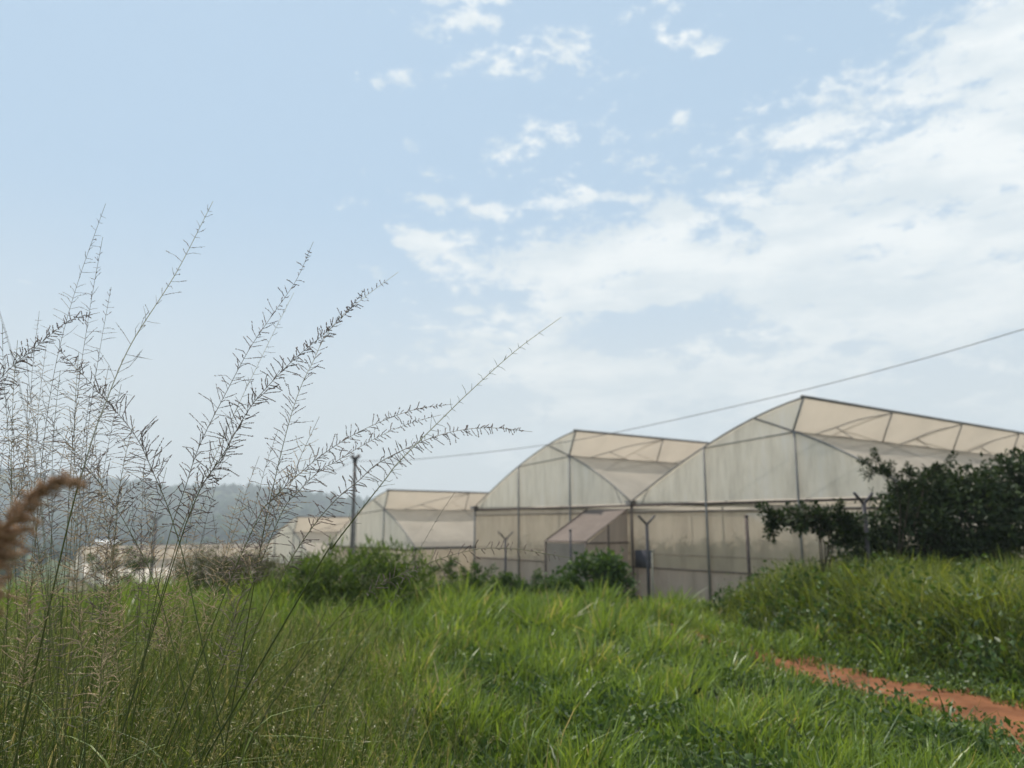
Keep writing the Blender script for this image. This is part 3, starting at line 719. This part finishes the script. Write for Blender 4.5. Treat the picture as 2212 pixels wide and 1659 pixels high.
psheet('roof_sheet', [LA(s0, -.10, zt), LA(s1, -.10, zt), LA(s1, kp - .05, zb - .01), LA(s0, kp - .05, zb - .01)], M['porch'], amp=.08)
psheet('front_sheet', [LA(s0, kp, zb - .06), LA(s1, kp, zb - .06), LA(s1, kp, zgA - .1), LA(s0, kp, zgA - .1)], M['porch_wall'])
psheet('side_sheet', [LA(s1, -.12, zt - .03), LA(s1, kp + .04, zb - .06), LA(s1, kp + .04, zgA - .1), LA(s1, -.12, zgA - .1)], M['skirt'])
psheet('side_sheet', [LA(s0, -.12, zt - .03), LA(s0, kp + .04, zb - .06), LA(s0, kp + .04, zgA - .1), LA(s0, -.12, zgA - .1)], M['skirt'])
for pts in ([LA(s0, kp, zb), LA(s1, kp, zb)], [LA(s0 + .03, -.1, zt + .03), LA(s0 + .03, kp, zb + .03)], [LA(s1 + .02, -.1, zt + .02), LA(s1 + .02, kp, zb + .02)], [LA(s1 + .02, kp, zb - .05), LA(s1 + .02, -.1, zb - .05)]):
    mb = MB(); mb.tube(pts, .024, 6); mb.build('rail', M['rust'], pr)
for s, k in ((s0, kp), (s1, kp), (s1 + .02, kp * .5)):
    mb = MB(); top = zb if k == kp else zb + (zt - zb) * .5; mb.tube([LA(s, k - .02, zgA - .2), LA(s, k - .02, top)], .03, 7); mb.build('post', M['rust'], pr)

# grey board on the near wall beside the valley post
mb = MB(); sa, sb = 3.06 * SPAN / 3, 3.30 * SPAN / 3
za, zb_ = W(1385, 1226, 26).z, W(1385, 1188, 26).z
mb.box((sa, -.16, za), (sb, -.12, zb_), LA)
bd = empty('notice_board', LA(sa, -.14, zgA)); tag(bd, 'blank grey board low on the wall beside the joint between the spans', 'board')
mb.build('board', M['panel'], bd)
mb = MB()
for s in (sa + .05, sb - .05): mb.tube([LA(s, -.105, zgA - .2), LA(s, -.105, zb_ - .03)], .012, 6)
mb.build('frame', M['rust'], bd)

# ------------------------------------------------------------------ fence posts and pole
def fence_post(label, top, Y, fork=True, arm=0.34, r=0.042, mat='darkpost', name='fence_post', zoff=0, lean=0.0):
    """top: sighting of the fork joint"""
    p = W(top[0], top[1], Y); g = float(gz(p.x, p.y)); root = empty(name, (p.x, p.y, g)); tag(root, label, 'fence post', 'fence posts' if fork else None)
    mb = MB(); mb.tube([(p.x - lean, p.y, g - .3), (p.x, p.y, p.z)], r, 8); mb.build('shaft', M[mat], root)
    if fork:
        for sg in (-1, 1):
            mb = MB(); a = Vector((p.x, p.y, p.z - .03)); e = a + Vector((sg * .72, sg * .25, .74)).normalized() * arm
            mb.tube([a, e], r * .72, 6)
            for t in (.45, .8):
                q = a.lerp(e, t); mb.tube([q + Vector((0, -.035, .01)), q + Vector((0, .035, .01))], .006, 4)
            mb.build('arm', M[mat], root)
    else:
        mb = MB(); mb.tube([(p.x, p.y, p.z - .01), (p.x, p.y, p.z + .02), (p.x, p.y, p.z + .04)], [r * 1.25, r * 1.2, r * .5], 8); mb.build('cap', M[mat], root)
    return root
fence_post('short forked fence post standing before the wall of the middle span', (1092, 1163), 22.0, arm=.30, r=.03)
fence_post('tall forked fence post beside the grey board', (1397, 1131), 20.5, arm=.34, r=.043)
fence_post('forked fence post top poking out above the dark hedge', (1866, 1085), 12.6, arm=.26, r=.034)
fence_post('round topped steel post without fork standing before the near wall', (1612, 1116), 19.0, fork=False, r=.045, mat='rust')
fence_post('dark slim stake rising in front of the porch roof', (1232, 1146), 21.0, fork=False, r=.03, mat='darkpost', name='stake')
fence_post('pale thin stake in the grass close beside the tall forked post', (1409, 1192), 17.0, fork=False, r=.02, mat='pale', name='stake', lean=.04)
fence_post('distant forked post seen through the tall seed stalks before the hill', (337, 1122), 30.0, arm=.30, r=.055, mat='wood')

pt = W(767, 992, 28.0); pb = W(761, 1165, 28.0); g = float(gz(pb.x, pb.y))
pole = empty('utility_pole', (pb.x - .05, 28.0, g)); tag(pole, 'slim grey utility pole with a spiky top, carrying the cable', 'utility pole')
mb = MB(); mb.tube([(pb.x - .05, 28, g - .5), (pb.x, 28, pb.z), tuple(pt)], [.075, .068, .055], 10); mb.build('shaft', M['wood'], pole)
mb = MB()
for k in range(11):
    a = 2 * math.pi * k / 11; mb.tube([pt + Vector((0, 0, -.10)), pt + Vector((math.cos(a) * .08, math.sin(a) * .08, .02)), pt + Vector((math.cos(a) * .20, math.sin(a) * .2, .10 + .06 * (k % 3)))], [.034, .028, .016], 5)
mb.tube([pt + Vector((0, 0, -.16)), pt + Vector((0, 0, .02))], .075, 8)
mb.build('spike_crown', M['darkpost'], pole)
c1 = [pt + Vector((.05, 0, -.07)), W(900, 992, 26), W(1150, 965, 23.6), W(1340, 932, 21.5), W(1680, 856, 18.5), W(1950, 787, 16.6), W(2212, 711, 15.0), W(2600, 590, 13.0), W(3200, 380, 11)]
mb = MB(); mb.tube(smooth_path(c1, 60), 0.009, 6); o = mb.build('power_cable', M['cable'], origin=tuple(pt)); tag(o, 'long thin cable sweeping from the pole top up over the greenhouses', 'cable')
c2_ = [pt + Vector((-.05, 0, -.07)), W(700, 1028, 29), W(640, 1056, 30.5), W(520, 1100, 34), W(380, 1140, 40)]
mb = MB(); mb.tube(smooth_path(c2_, 30), 0.008, 5); o = mb.build('guy_wire', M['cable'], origin=tuple(pt)); tag(o, 'thin wire dropping from the pole top toward the valley', 'wire')

# far white-roofed shed
bp = W(230, 1170, 330); zg_ = float(gz(bp.x, bp.y)); sh = empty('farm_shed', (bp.x, bp.y, zg_)); tag(sh, 'long low shed with a white roof far down in the valley', 'shed')
mb = MB(); mb.box((bp.x - 4.2, bp.y - 3, zg_ - .5), (bp.x + 4.2, bp.y + 3, bp.z - .6)); mb.build('wall', M['plaster'], sh)
mb = MB(); x0, x1, yy0, yy1 = bp.x - 4.7, bp.x + 4.7, bp.y - 3.6, bp.y + 3.6; z0, z1 = bp.z - .62, bp.z + .6
mb.add([(x0, yy0, z0), (x1, yy0, z0), (x1, bp.y, z1), (x0, bp.y, z1), (x1, yy1, z0), (x0, yy1, z0), (x0, yy0, z0 - .12), (x1, yy0, z0 - .12), (x1, yy1, z0 - .12), (x0, yy1, z0 - .12)],
       [(0, 1, 2, 3), (3, 2, 4, 5), (0, 3, 5, 9, 6), (1, 7, 8, 4, 2), (6, 7, 1, 0), (5, 4, 8, 9), (6, 9, 8, 7)]); mb.build('roof', M['white_roof'], sh)

# ------------------------------------------------------------------ far forest
def forest():
    import bmesh
    bm = bmesh.new(); bmesh.ops.create_icosphere(bm, subdivisions=1, radius=1); bv = np.array([v.co[:] for v in bm.verts]); bf = np.array([[v.index for v in f.verts] for f in bm.faces]); bm.free()
    n = 7500; y = np.concatenate([rng.uniform(620, 1330, n - 900), rng.uniform(130, 620, 900)]); x = rng.uniform(-1, 1, n) * (0.75 * y + 40)
    k = (x < 260) & ~((y < 620) & (x > -0.2 * y)) & ~((y < 345) & (x > -110) & (x < -30) ); x, y = x[k], y[k]
    z = gz(x, y); n = len(x); r = rng.uniform(2.6, 5.0, n) * np.where(rng.random(n) < .12, 1.4, 1.0) * np.where(y < 620, .55, 1.0); hh = r * rng.uniform(.9, 1.7, n)
    V = bv[None] * (1 + rng.normal(0, .16, (n, len(bv), 1))); V = V * np.stack([r, r, hh], -1)[:, None, :]
    V[:, :, 0] += x[:, None]; V[:, :, 1] += y[:, None]; V[:, :, 2] += (z + hh * .7)[:, None]
    F_ = (np.arange(n)[:, None, None] * len(bv) + bf[None]).reshape(-1, 3)
    o = mesh_np('distant_forest', V.reshape(-1, 3), F_, M['forest'], tint=np.repeat(np.clip(.45 + .2 * noise2(x, y, .01, 2) + rng.normal(0, .2, n), 0, 1), len(bv)), smooth=True)
    tag(o, 'hazy blue green forest covering the long ridge across the valley', 'forest', kind='stuff')
forest()

# ------------------------------------------------------------------ flowering stalks
def stalk(label, pts, Y, head=0.45, Lmax=0.09, space=0.017, seed='seed', stem='stem', r0=0.0026, spr=0.0013, dense=0.8, ang=0.85, leafs=1, group='flowering grass stalks', tipbare=0.03, lean=0.0, nb=2, to_ground=True, droop=0.0):
    """pts: sightings from tip downward at distance Y (a number, or (tip, base))"""
    Y0, Y1 = Y if isinstance(Y, tuple) else (Y, Y)
    P = [W(px, py, Y0 + (Y1 - Y0) * i / (len(pts) - 1)) for i, (px, py) in enumerate(pts)]
    if to_ground:
        e = P[-1]; d = (P[-1] - P[-2]).normalized(); g = float(gz(e.x, e.y))
        if e.z > g + .05:
            hz = e.z - g; P.append(Vector((e.x + d.x * min(hz / max(.25, -d.z), hz * 2.5) * .9, e.y + d.y * .2, g - .03)))
    pth = smooth_path(P, 70); pth.reverse()                       # base -> tip
    base = Vector(pth[0]); root = empty('grass_stalk', base); tag(root, label, 'grass stalk', group)
    L_ = [0.0]
    for i in range(1, len(pth)): L_.append(L_[-1] + (pth[i] - pth[i - 1]).length)
    tot = L_[-1]; rad = [max(0.0007, r0 * (1 - 0.78 * (l / tot) ** 1.3)) for l in L_]
    mb = MB(); mb.tube(pth, rad, 5); mesh_np('stem', np.array([tuple(q) for q in mb.v]), np.array(mb.f), M[stem], root, smooth=True, tint=np.repeat(np.clip(np.linspace(0, 1.15, 70) + random.uniform(-.1, .1), 0, 1), 5))
    def at(l):
        for i in range(1, len(L_)):
            if L_[i] >= l:
                t = (l - L_[i - 1]) / max(1e-9, L_[i] - L_[i - 1]); return pth[i - 1].lerp(pth[i], t), (pth[i] - pth[i - 1]).normalized()
        return pth[-1], (pth[-1] - pth[-2]).normalized()
    hl = tot * head * (.70 if to_ground else 1); mb = MB(); l = tot - hl
    while l < tot - tipbare:
        u = (tot - l) / hl                                        # 1 at the foot of the head, 0 at the tip
        p, d = at(l); a0 = random.uniform(0, 6.28)
        o = d.orthogonal().normalized(); b = d.cross(o)
        ln = 1.25 * Lmax * (0.10 + 0.90 * min(1, u * 1.6) ** 0.8) * (1.0 if u < .85 else 0.8)
        for j in range(nb if nb > 3 else random.choice((nb - 1, nb, nb))):
            a = a0 + j * 6.28 / nb + random.uniform(-.8, .8); rv = o * math.cos(a) + b * math.sin(a)
            q = (1.30 * ang if nb < 4 else .75 * ang) * random.uniform(.6, 1.3); bd = (d * math.cos(q) + rv * math.sin(q)).normalized()
            bl = ln * random.uniform(.45, 1.2)
            bp_ = [p, p + bd * bl * .5 + Vector((0, 0, -droop * bl * .15)), p + (bd + Vector(rng.normal(0, .12, 3)) - d * .05).normalized() * bl + Vector((0, 0, -droop * bl * .5))]
            mb.tube(bp_, [0.0008, 0.0007, 0.0004], 3, cap=False)
            if seed:
                st = 0.006; x_ = 0.22 * bl
                while x_ < bl:
                    if random.random() < dense:
                        t = x_ / bl; c0 = bp_[0].lerp(bp_[1], t * 2) if t < .5 else bp_[1].lerp(bp_[2], t * 2 - 1)
                        jd = (bd + Vector(rng.normal(0, .22, 3))).normalized()
                        mb.spindle(c0 - jd * .0035, c0 + jd * .0055, 1.55 * spr * random.uniform(.7, 1.25))
                    x_ += st
        l += 1.25 * space * random.uniform(.6, 1.4)
    mb.build('seed_head', M[seed] if seed else M['stem_pale'], root)
    for j in range(leafs):
        l0 = tot * random.uniform(.08, .40); p, d = at(l0); s = Vector((random.uniform(-1, 1), random.uniform(-.6, .6), 0)).normalized(); ln = random.uniform(.35, .65)
        mid = p + (d * .75 + s * .45) * ln * .55; e = p + (d * .7 + s * .95) * ln + Vector((0, 0, -.12)); wv = Vector((-s.y, s.x, 0)) * .004
        pp = smooth_path([p, mid, e], 8); v = []; f = []
        for i, c_ in enumerate(pp):
            w_ = wv * (1 - (i / 7) ** 1.6) + wv * .05; v += [tuple(c_ - w_), tuple(c_ + w_)]
        for i in range(7): f += [(2 * i, 2 * i + 1, 2 * i + 3), (2 * i, 2 * i + 3, 2 * i + 2)]
        mesh_np('leaf_blade', np.array(v), np.array(f), M['tall'], root, tint=np.full(len(v), random.uniform(.1, .7)))
    return root

st = stalk
st('tallest thin straight stalk with short sparse bristles, at the far edge of the tangle', [(228, 440), (165, 620), (120, 790), (92, 980), (70, 1250)], 2.7, .55, .070, .020, 'seed_pale', 'stem', .0020, .0008, .35)
st('thin stalk close beside the tallest thin one and a little shorter', [(222, 512), (197, 650), (170, 830), (152, 1020), (140, 1230)], 2.75, .55, .065, .019, 'seed', 'stem', .0020, .0009, .4)
st('short upright stalk with a blunt tip between the two tallest stalks', [(240, 620), (215, 760), (190, 930), (172, 1180)], 2.8, .5, .075, .020, 'seed', 'stem', .0022, .0010, .45, tipbare=.005)
st('tallest stalk of all, pale and thick, with long scattered side bristles', [(460, 435), (380, 590), (285, 740), (232, 860), (190, 980), (120, 1250)], (2.4, 2.3), .55, .080, .023, 'seed_pale', 'stem_pale', .0038, .0010, .35)
st('dense dark plume arching over toward the hills side of the tangle', [(215, 675), (150, 693), (80, 748), (10, 808), (-60, 900), (-110, 1080)], 2.5, .55, .075, .010, 'seed', 'stem', .0026, .0016, .9, nb=3)
st('dark bushy plume leaning backward against the lean of the others', [(118, 745), (160, 790), (205, 838), (288, 935), (331, 1021), (375, 1133), (425, 1335)], 2.5, .42, .078, .0115, 'seed', 'stem', .0030, .0014, .85, nb=3)
st('backward leaning stalk with an open wide panicle, below the bushy plume', [(95, 900), (150, 961), (188, 1005), (240, 1080), (281, 1149), (331, 1252), (385, 1440)], 2.6, .40, .085, .015, 'seed', 'stem_green', .0028, .0012, .7, nb=3)
st('dark comb like stalk, first of the long ones beyond the tangle', [(677, 522), (640, 605), (590, 678), (540, 752), (490, 845), (432, 960), (398, 1060), (365, 1160), (330, 1330)], 2.6, .52, .060, .0125, 'seed', 'stem', .0024, .0013, .8)
st('pale thin stalk running parallel just behind the dark comb like one', [(635, 632), (600, 700), (560, 782), (510, 885), (465, 985), (405, 1110), (345, 1300)], 2.65, .5, .055, .018, 'seed_pale', 'stem_pale', .0022, .0007, .3)
st('dense leaning plume ending in a thick club of dark seed', [(786, 628), (740, 685), (690, 730), (640, 772), (590, 822), (538, 884), (480, 985), (420, 1085), (340, 1330)], 2.55, .55, .062, .0110, 'seed', 'stem', .0030, .0016, .9, nb=3, tipbare=0)
st('long stalk with a bare whip tip reaching past the club ended plume', [(860, 588), (790, 640), (731, 690), (697, 737), (675, 784), (653, 828), (631, 890), (609, 972), (583, 1085), (553, 1240)], 2.6, .62, .058, .0125, 'seed', 'stem_pale', .0028, .0013, .75, tipbare=.06)
st('pale bare looking stalk reaching farthest across the sky, with tiny bristles', [(1212, 685), (1112, 759), (1018, 843), (950, 909), (862, 997), (834, 1033), (797, 1080), (720, 1180), (647, 1291)], 2.4, .5, .042, .020, None, 'stem_pale', .0040, .0008, .2, tipbare=.08)
st('arching plume, uppermost of the two leaning low side by side', [(978, 873), (909, 882), (847, 901), (768, 937), (694, 984), (623, 1045), (588, 1080), (553, 1129), (440, 1400)], 2.5, .55, .052, .0085, 'seed', 'stem', .0028, .0013, .85)
st('arching plume, lower of the two leaning low side by side', [(953, 896), (893, 912), (831, 937), (768, 971), (721, 1000), (694, 1014), (646, 1061), (600, 1127), (485, 1430)], 2.52, .52, .050, .0085, 'seed', 'stem', .0026, .0013, .85)
st('nearly horizontal dark plume whose drooping tip hangs above the pole cable', [(1150, 933), (1081, 925), (1019, 926), (956, 938), (893, 962), (818, 1000), (773, 1040), (728, 1077), (670, 1146), (607, 1249), (500, 1480)], 2.5, .55, .050, .0080, 'seed', 'stem', .0030, .0014, .88, droop=.4)
st('very thin spike rising alone in front of the bright roofed greenhouse', [(984, 1061), (945, 1120), (905, 1191), (835, 1330)], 2.8, .35, .02, .020, 'seed_pale', 'stem', .0018, .0007, .3)
st('low arching stalk whose dark plume crosses the short forked post', [(1237, 1206), (1194, 1199), (1125, 1187), (1070, 1184), (1027, 1187), (960, 1204), (897, 1230), (787, 1285), (640, 1440)], 2.3, .36, .040, .0125, 'seed', 'stem_green', .0024, .0012, .8)
st('bare pale stalk slanting low over the meadow toward the porch', [(1071, 1235), (980, 1255), (905, 1275), (810, 1312), (717, 1352), (560, 1490)], 2.2, .2, .012, .05, None, 'stem_green', .0022, .0006, .1)
st('blackish bare stalk slanting over the meadow, lowest of the bare ones', [(817, 1325), (761, 1415), (698, 1516), (620, 1647)], 2.0, .2, .010, .05, None, 'stem_dark', .0030, .0006, .1)
st('blackish bare stalk parallel to the lowest one and a little higher', [(724, 1281), (667, 1390), (605, 1497), (520, 1645)], 2.0, .2, .010, .05, None, 'stem_dark', .0026, .0006, .1)
st('russet brown plume nodding over at the very edge of the view', [(184, 1046), (150, 1036), (108, 1046), (62, 1085), (18, 1140), (-50, 1225), (-150, 1420)], 0.90, .30, .047, .0036, 'seed_rust', 'stem', .0022, .0016, .95, nb=5, ang=1.0, tipbare=.002, droop=.5)
st('long bare stem without seeds crossing the tangle from the upper edge', [(-12, 640), (22, 752), (48, 860), (78, 1010), (110, 1350)], 1.5, .3, .012, .05, None, 'stem', .0022, .0006, .1)
st('stalk with a small bent panicle pointing at the hilltop', [(372, 982), (335, 1010), (300, 1045), (262, 1075), (240, 1120), (225, 1250)], 2.6, .45, .055, .0120, 'seed', 'stem', .0020, .0013, .8, nb=3)
st('tan tassel like plume standing in the middle of the tall grass', [(165, 1120), (160, 1200), (168, 1290), (176, 1390), (180, 1500)], 2.3, .34, .060, .0090, 'seed_tan', 'stem_green', .0024, .0011, .7, nb=3)
st('second tan plume, lower and looser, at the foot of the tangle', [(240, 1230), (232, 1320), (220, 1420), (212, 1560)], 2.2, .36, .055, .0100, 'seed_tan', 'stem_green', .0024, .0011, .7, nb=3)
st('brownish open plume just under the russet one', [(95, 1180), (75, 1240), (60, 1320), (52, 1440)], 2.2, .36, .055, .0095, 'seed_tan', 'stem_green', .0024, .0011, .7, nb=3)
# thinner stalks that fill the tangle: nothing tells these apart
fill = [(5, 700, 30, 1150), (100, 745, 70, 1200), (55, 760, 120, 1230), (170, 760, 150, 1230), (195, 850, 160, 1260), (235, 790, 180, 1240), (20, 890, -10, 1240), (75, 900, 20, 1280), (140, 960, 100, 1300), (215, 1010, 255, 1330), (270, 985, 225, 1300), (310, 1010, 350, 1320), (360, 1010, 320, 1300), (450, 1060, 400, 1300), (12, 770, -40, 1180), (38, 735, 20, 1200), (85, 672, 35, 1150), (60, 830, 88, 1240), (130, 800, 110, 1230), (150, 880, 210, 1290), (262, 830, 205, 1260), (290, 905, 240, 1260), (320, 935, 300, 1270), (205, 960, 260, 1300), (118, 930, 60, 1260), (30, 930, 60, 1300), (345, 1080, 300, 1330), (430, 1010, 385, 1260), (505, 930, 420, 1230), (560, 985, 470, 1270), (600, 930, 500, 1260), (690, 900, 540, 1240), (15, 860, 100, 1290), (180, 1010, 120, 1300), (285, 1060, 330, 1330), (520, 1060, 440, 1330), (630, 1010, 520, 1290), (235, 1150, 250, 1400), (70, 1130, 130, 1400), (395, 1150, 350, 1400), (460, 1110, 520, 1400)]
for i, (xa, ya, xb, yb) in enumerate(fill):
    mx_, my_ = (xa + xb) / 2 + random.uniform(-12, 6), (ya + yb) / 2
    st('thin seed stalk lost in the crossing tangle of fine stalks', [(xa, ya), ((xa + mx_) / 2 - 3, (ya + my_) / 2), (mx_, my_), (xb, yb)], random.uniform(2.4, 3.1), random.uniform(.35, .55), random.uniform(.05, .085), random.uniform(.014, .021),
       'seed_tan' if i % 2 else 'seed', 'stem' if i % 3 else 'stem_green', .0019, .0010, random.uniform(.4, .75), nb=2 + (i % 2), group='thin stalks of the tangle')

# ------------------------------------------------------------------ haze
mb = MB(); mb.box((-1700, -60, -22), (1700, 2200, 260)); hz = mb.build('haze', None or M['ground'])
hz.data.materials.clear()
m, nt, out = newmat('haze_air')
pv = N(nt, 'ShaderNodeVolumePrincipled'); pv.inputs['Color'].default_value = (0.83, 0.925, 1.0, 1); pv.inputs['Density'].default_value = 0.00062; pv.inputs['Anisotropy'].default_value = 0.0
nt.links.new(pv.outputs[0], out.inputs['Volume']); hz.data.materials.append(m)
tag(hz, 'thin pale haze filling the valley air', 'haze', kind='stuff')

# ------------------------------------------------------------------ sky, sun, camera
AZ, EL = R(-26), R(62)
sd = Vector((math.sin(AZ) * math.cos(EL), math.cos(AZ) * math.cos(EL), math.sin(EL)))
sun = bpy.data.lights.new('sun', 'SUN'); sun.energy = 4.8; sun.angle = R(1.0); sun.color = (1.0, 0.93, 0.82)
so = bpy.data.objects.new('sun', sun); C.objects.link(so); so.rotation_euler = (-sd).to_track_quat('-Z', 'Y').to_euler(); so.location = (20, 20, 40)

w = bpy.data.worlds.new('World'); S.world = w; w.use_nodes = True
nt = w.node_tree; nt.nodes.clear(); L = nt.links
out = nt.nodes.new('ShaderNodeOutputWorld'); bg = nt.nodes.new('ShaderNodeBackground'); L.new(bg.outputs[0], out.inputs['Surface'])
bg.inputs['Strength'].default_value = 0.089
sky = nt.nodes.new('ShaderNodeTexSky'); sky.sky_type = 'NISHITA'; sky.sun_disc = False; sky.sun_elevation = EL; sky.sun_rotation = AZ
sky.air_density = 1.0; sky.dust_density = 0.6; sky.ozone_density = 1.0
tc = nt.nodes.new('ShaderNodeTexCoord'); sep = nt.nodes.new('ShaderNodeSeparateXYZ'); L.new(tc.outputs['Generated'], sep.inputs[0])
def mth(op, a, b=None, c=None, clamp=False):
    n = nt.nodes.new('ShaderNodeMath'); n.operation = op; n.use_clamp = clamp
    for i, v in enumerate((a, b, c)):
        if v is None: continue
        if isinstance(v, (int, float)): n.inputs[i].default_value = v
        else: L.new(v, n.inputs[i])
    return n.outputs[0]
A = mth('ARCTAN2', sep.outputs[0], sep.outputs[1]); E = mth('ARCSINE', sep.outputs[2])
def mapr(v, a, b, c=0.0, d=1.0):
    n = nt.nodes.new('ShaderNodeMapRange'); n.interpolation_type = 'SMOOTHSTEP'; L.new(v, n.inputs[0])
    for i, q in enumerate((a, b, c, d)): n.inputs[i + 1].default_value = q
    return n.outputs[0]
def sn(sx, sy, ox, oy, detail, rough, dist=0.0):
    cb = nt.nodes.new('ShaderNodeCombineXYZ'); L.new(mth('MULTIPLY_ADD', A, sx, ox), cb.inputs[0]); L.new(mth('MULTIPLY_ADD', E, sy, oy), cb.inputs[1])
    n = nt.nodes.new('ShaderNodeTexNoise'); n.inputs['Scale'].default_value = 1; n.inputs['Detail'].default_value = detail; n.inputs['Roughness'].default_value = rough; n.inputs['Distortion'].default_value = dist
    L.new(cb.outputs[0], n.inputs['Vector']); return n.outputs['Fac']
def ae(xd, yd):
    p = W(xd, yd, 1.0) - Vector((0, 0, EYE)); return math.atan2(p.x, p.y), math.asin(p.normalized().z)
def puff(xd, yd, rx, ry, amt):
    a, e = ae(xd, yd); r1 = rx / F; r2 = ry / F
    u = mth('MULTIPLY', mth('ADD', A, -a), 1 / r1); v = mth('MULTIPLY', mth('ADD', E, -e), 1 / r2)
    d = mth('ADD', mth('MULTIPLY', u, u), mth('MULTIPLY', v, v))
    return mth('MULTIPLY', mth('POWER', 2.718, mth('MULTIPLY', d, -1.0)), amt)
n_big = sn(4.5, 13, 3.1, 1.7, 5, 0.55, 0.3); n_mid = sn(11, 26, 7.3, 4.2, 7, 0.62, 0.4); n_fine = sn(32, 60, 1.3, 9.1, 6, 0.65, 0.2)
nz = mth('ADD', mth('ADD', mth('MULTIPLY', n_big, 0.32), mth('MULTIPLY', n_mid, 0.40)), mth('MULTIPLY', n_fine, 0.28))   # about 0.5
(a0, e0), (a1, e1) = ae(930, 560), ae(2120, 30)
sl = (e1 - e0) / (a1 - a0)
line = mth('SUBTRACT', E, mth('MULTIPLY_ADD', A, sl, e0 - sl * a0))         # <0 below/right of the bank's upper edge
line = mth('ADD', line, mth('ADD', mth('MULTIPLY', mth('ADD', n_big, -0.5), 0.42), mth('MULTIPLY', mth('ADD', n_mid, -0.5), 0.22)))
bank = mapr(line, 0.07, -0.13, 0.0, 1.0)
rightw = mapr(A, -0.20, 0.10, 0.0, 1.0)
lowcut = mapr(E, 0.12, 0.30, 0.55, 1.0)
bias = mth('MULTIPLY', mth('MULTIPLY', bank, rightw), mth('MULTIPLY', lowcut, 0.31))
for q in [(1020, 50, 90, 55, .20), (1220, 110, 90, 45, .17), (1100, 165, 70, 30, .10), (1060, 455, 60, 22, .22), (930, 515, 80, 24, .22), (1200, 440, 55, 20, .18), (930, 432, 45, 14, .16), (1290, 425, 40, 12, .15), (1450, 458, 40, 14, .15), (1370, 428, 40, 12, .14), (1475, 255, 25, 22, .16),
          (1300, 290, 120, 40, .09), (1010, 672, 35, 10, .20), (1030, 722, 45, 13, .18), (1250, 660, 120, 12, .12), (1250, 560, 330, 28, .14), (1380, 830, 260, 40, .12), (780, 800, 130, 30, .12), (420, 850, 180, 60, .08), (40, 607, 60, 6, .22), (2150, 60, 120, 70, .14), (1740, 285, 80, 22, .14), (1860, 190, 120, 40, .08),
          (1430, 695, 170, 42, -.30), (1330, 745, 150, 35, -.15), (1700, 350, 120, 30, -.10), (2000, 250, 90, 30, -.08), (2060, 565, 130, 22, -.08), (1560, 400, 120, 25, -.05)]:
    bias = mth('ADD', bias, puff(*q[:4], q[4] * 1.25))
nz = mth('MULTIPLY_ADD', mth('ADD', nz, -0.5), 2.1, 0.5)
bias = mth('ADD', bias, mapr(A, -0.12, -0.34, 0.0, -0.16))
cl = mapr(mth('ADD', nz, bias), 0.56, 0.78, 0.0, 1.0)
shade = mapr(sn(6, 18, 2.2, 6.6, 5, 0.6), 0.35, 0.65, 0.0, 1.0)
ccol = nt.nodes.new('ShaderNodeMix'); ccol.data_type = 'RGBA'; L.new(shade, ccol.inputs[0]); ccol.inputs[6].default_value = (6.7, 7.3, 7.6, 1); ccol.inputs[7].default_value = (8.8, 8.95, 8.8, 1)
# veil of high haze over the whole sky (an overexposed, milky tropical day)
veil = nt.nodes.new('ShaderNodeMix'); veil.data_type = 'RGBA'; veil.inputs[7].default_value = (4.2, 5.75, 7.25, 1); veil.inputs[0].default_value = 0.78
L.new(sky.outputs[0], veil.inputs[6])
hv = nt.nodes.new('ShaderNodeMix'); hv.data_type = 'RGBA'; L.new(mapr(E, 0.42, 0.02, 0.0, 0.9), hv.inputs[0]); L.new(veil.outputs[2], hv.inputs[6]); hv.inputs[7].default_value = (7.1, 7.35, 7.3, 1)
mix = nt.nodes.new('ShaderNodeMix'); mix.data_type = 'RGBA'; L.new(mth('MULTIPLY', cl, 0.90), mix.inputs[0]); L.new(hv.outputs[2], mix.inputs[6]); L.new(ccol.outputs[2], mix.inputs[7])
L.new(mix.outputs[2], bg.inputs['Color'])

cd = bpy.data.cameras.new('camera'); co = bpy.data.objects.new('camera', cd); C.objects.link(co)
co.location = (0, 0, EYE); co.rotation_euler = (R(90) + TILT, 0, 0); cd.sensor_width = 36; cd.lens = 36 * F / 2212; cd.clip_start = 0.05; cd.clip_end = 6000
cd.dof.use_dof = True; cd.dof.focus_distance = 2.7; cd.dof.aperture_fstop = 2.3
S.camera = co
S.view_settings.view_transform = 'Standard'; S.view_settings.look = 'None'; S.view_settings.exposure = 0.45; S.view_settings.gamma = 1
S.render.engine = 'CYCLES'
cy = S.cycles; cy.max_bounces = 8; cy.diffuse_bounces = 4; cy.glossy_bounces = 2; cy.transmission_bounces = 5; cy.volume_bounces = 0; cy.transparent_max_bounces = 12
cy.use_denoising = True; cy.sample_clamp_indirect = 6
cy.use_adaptive_sampling = True; cy.adaptive_threshold = 0.02
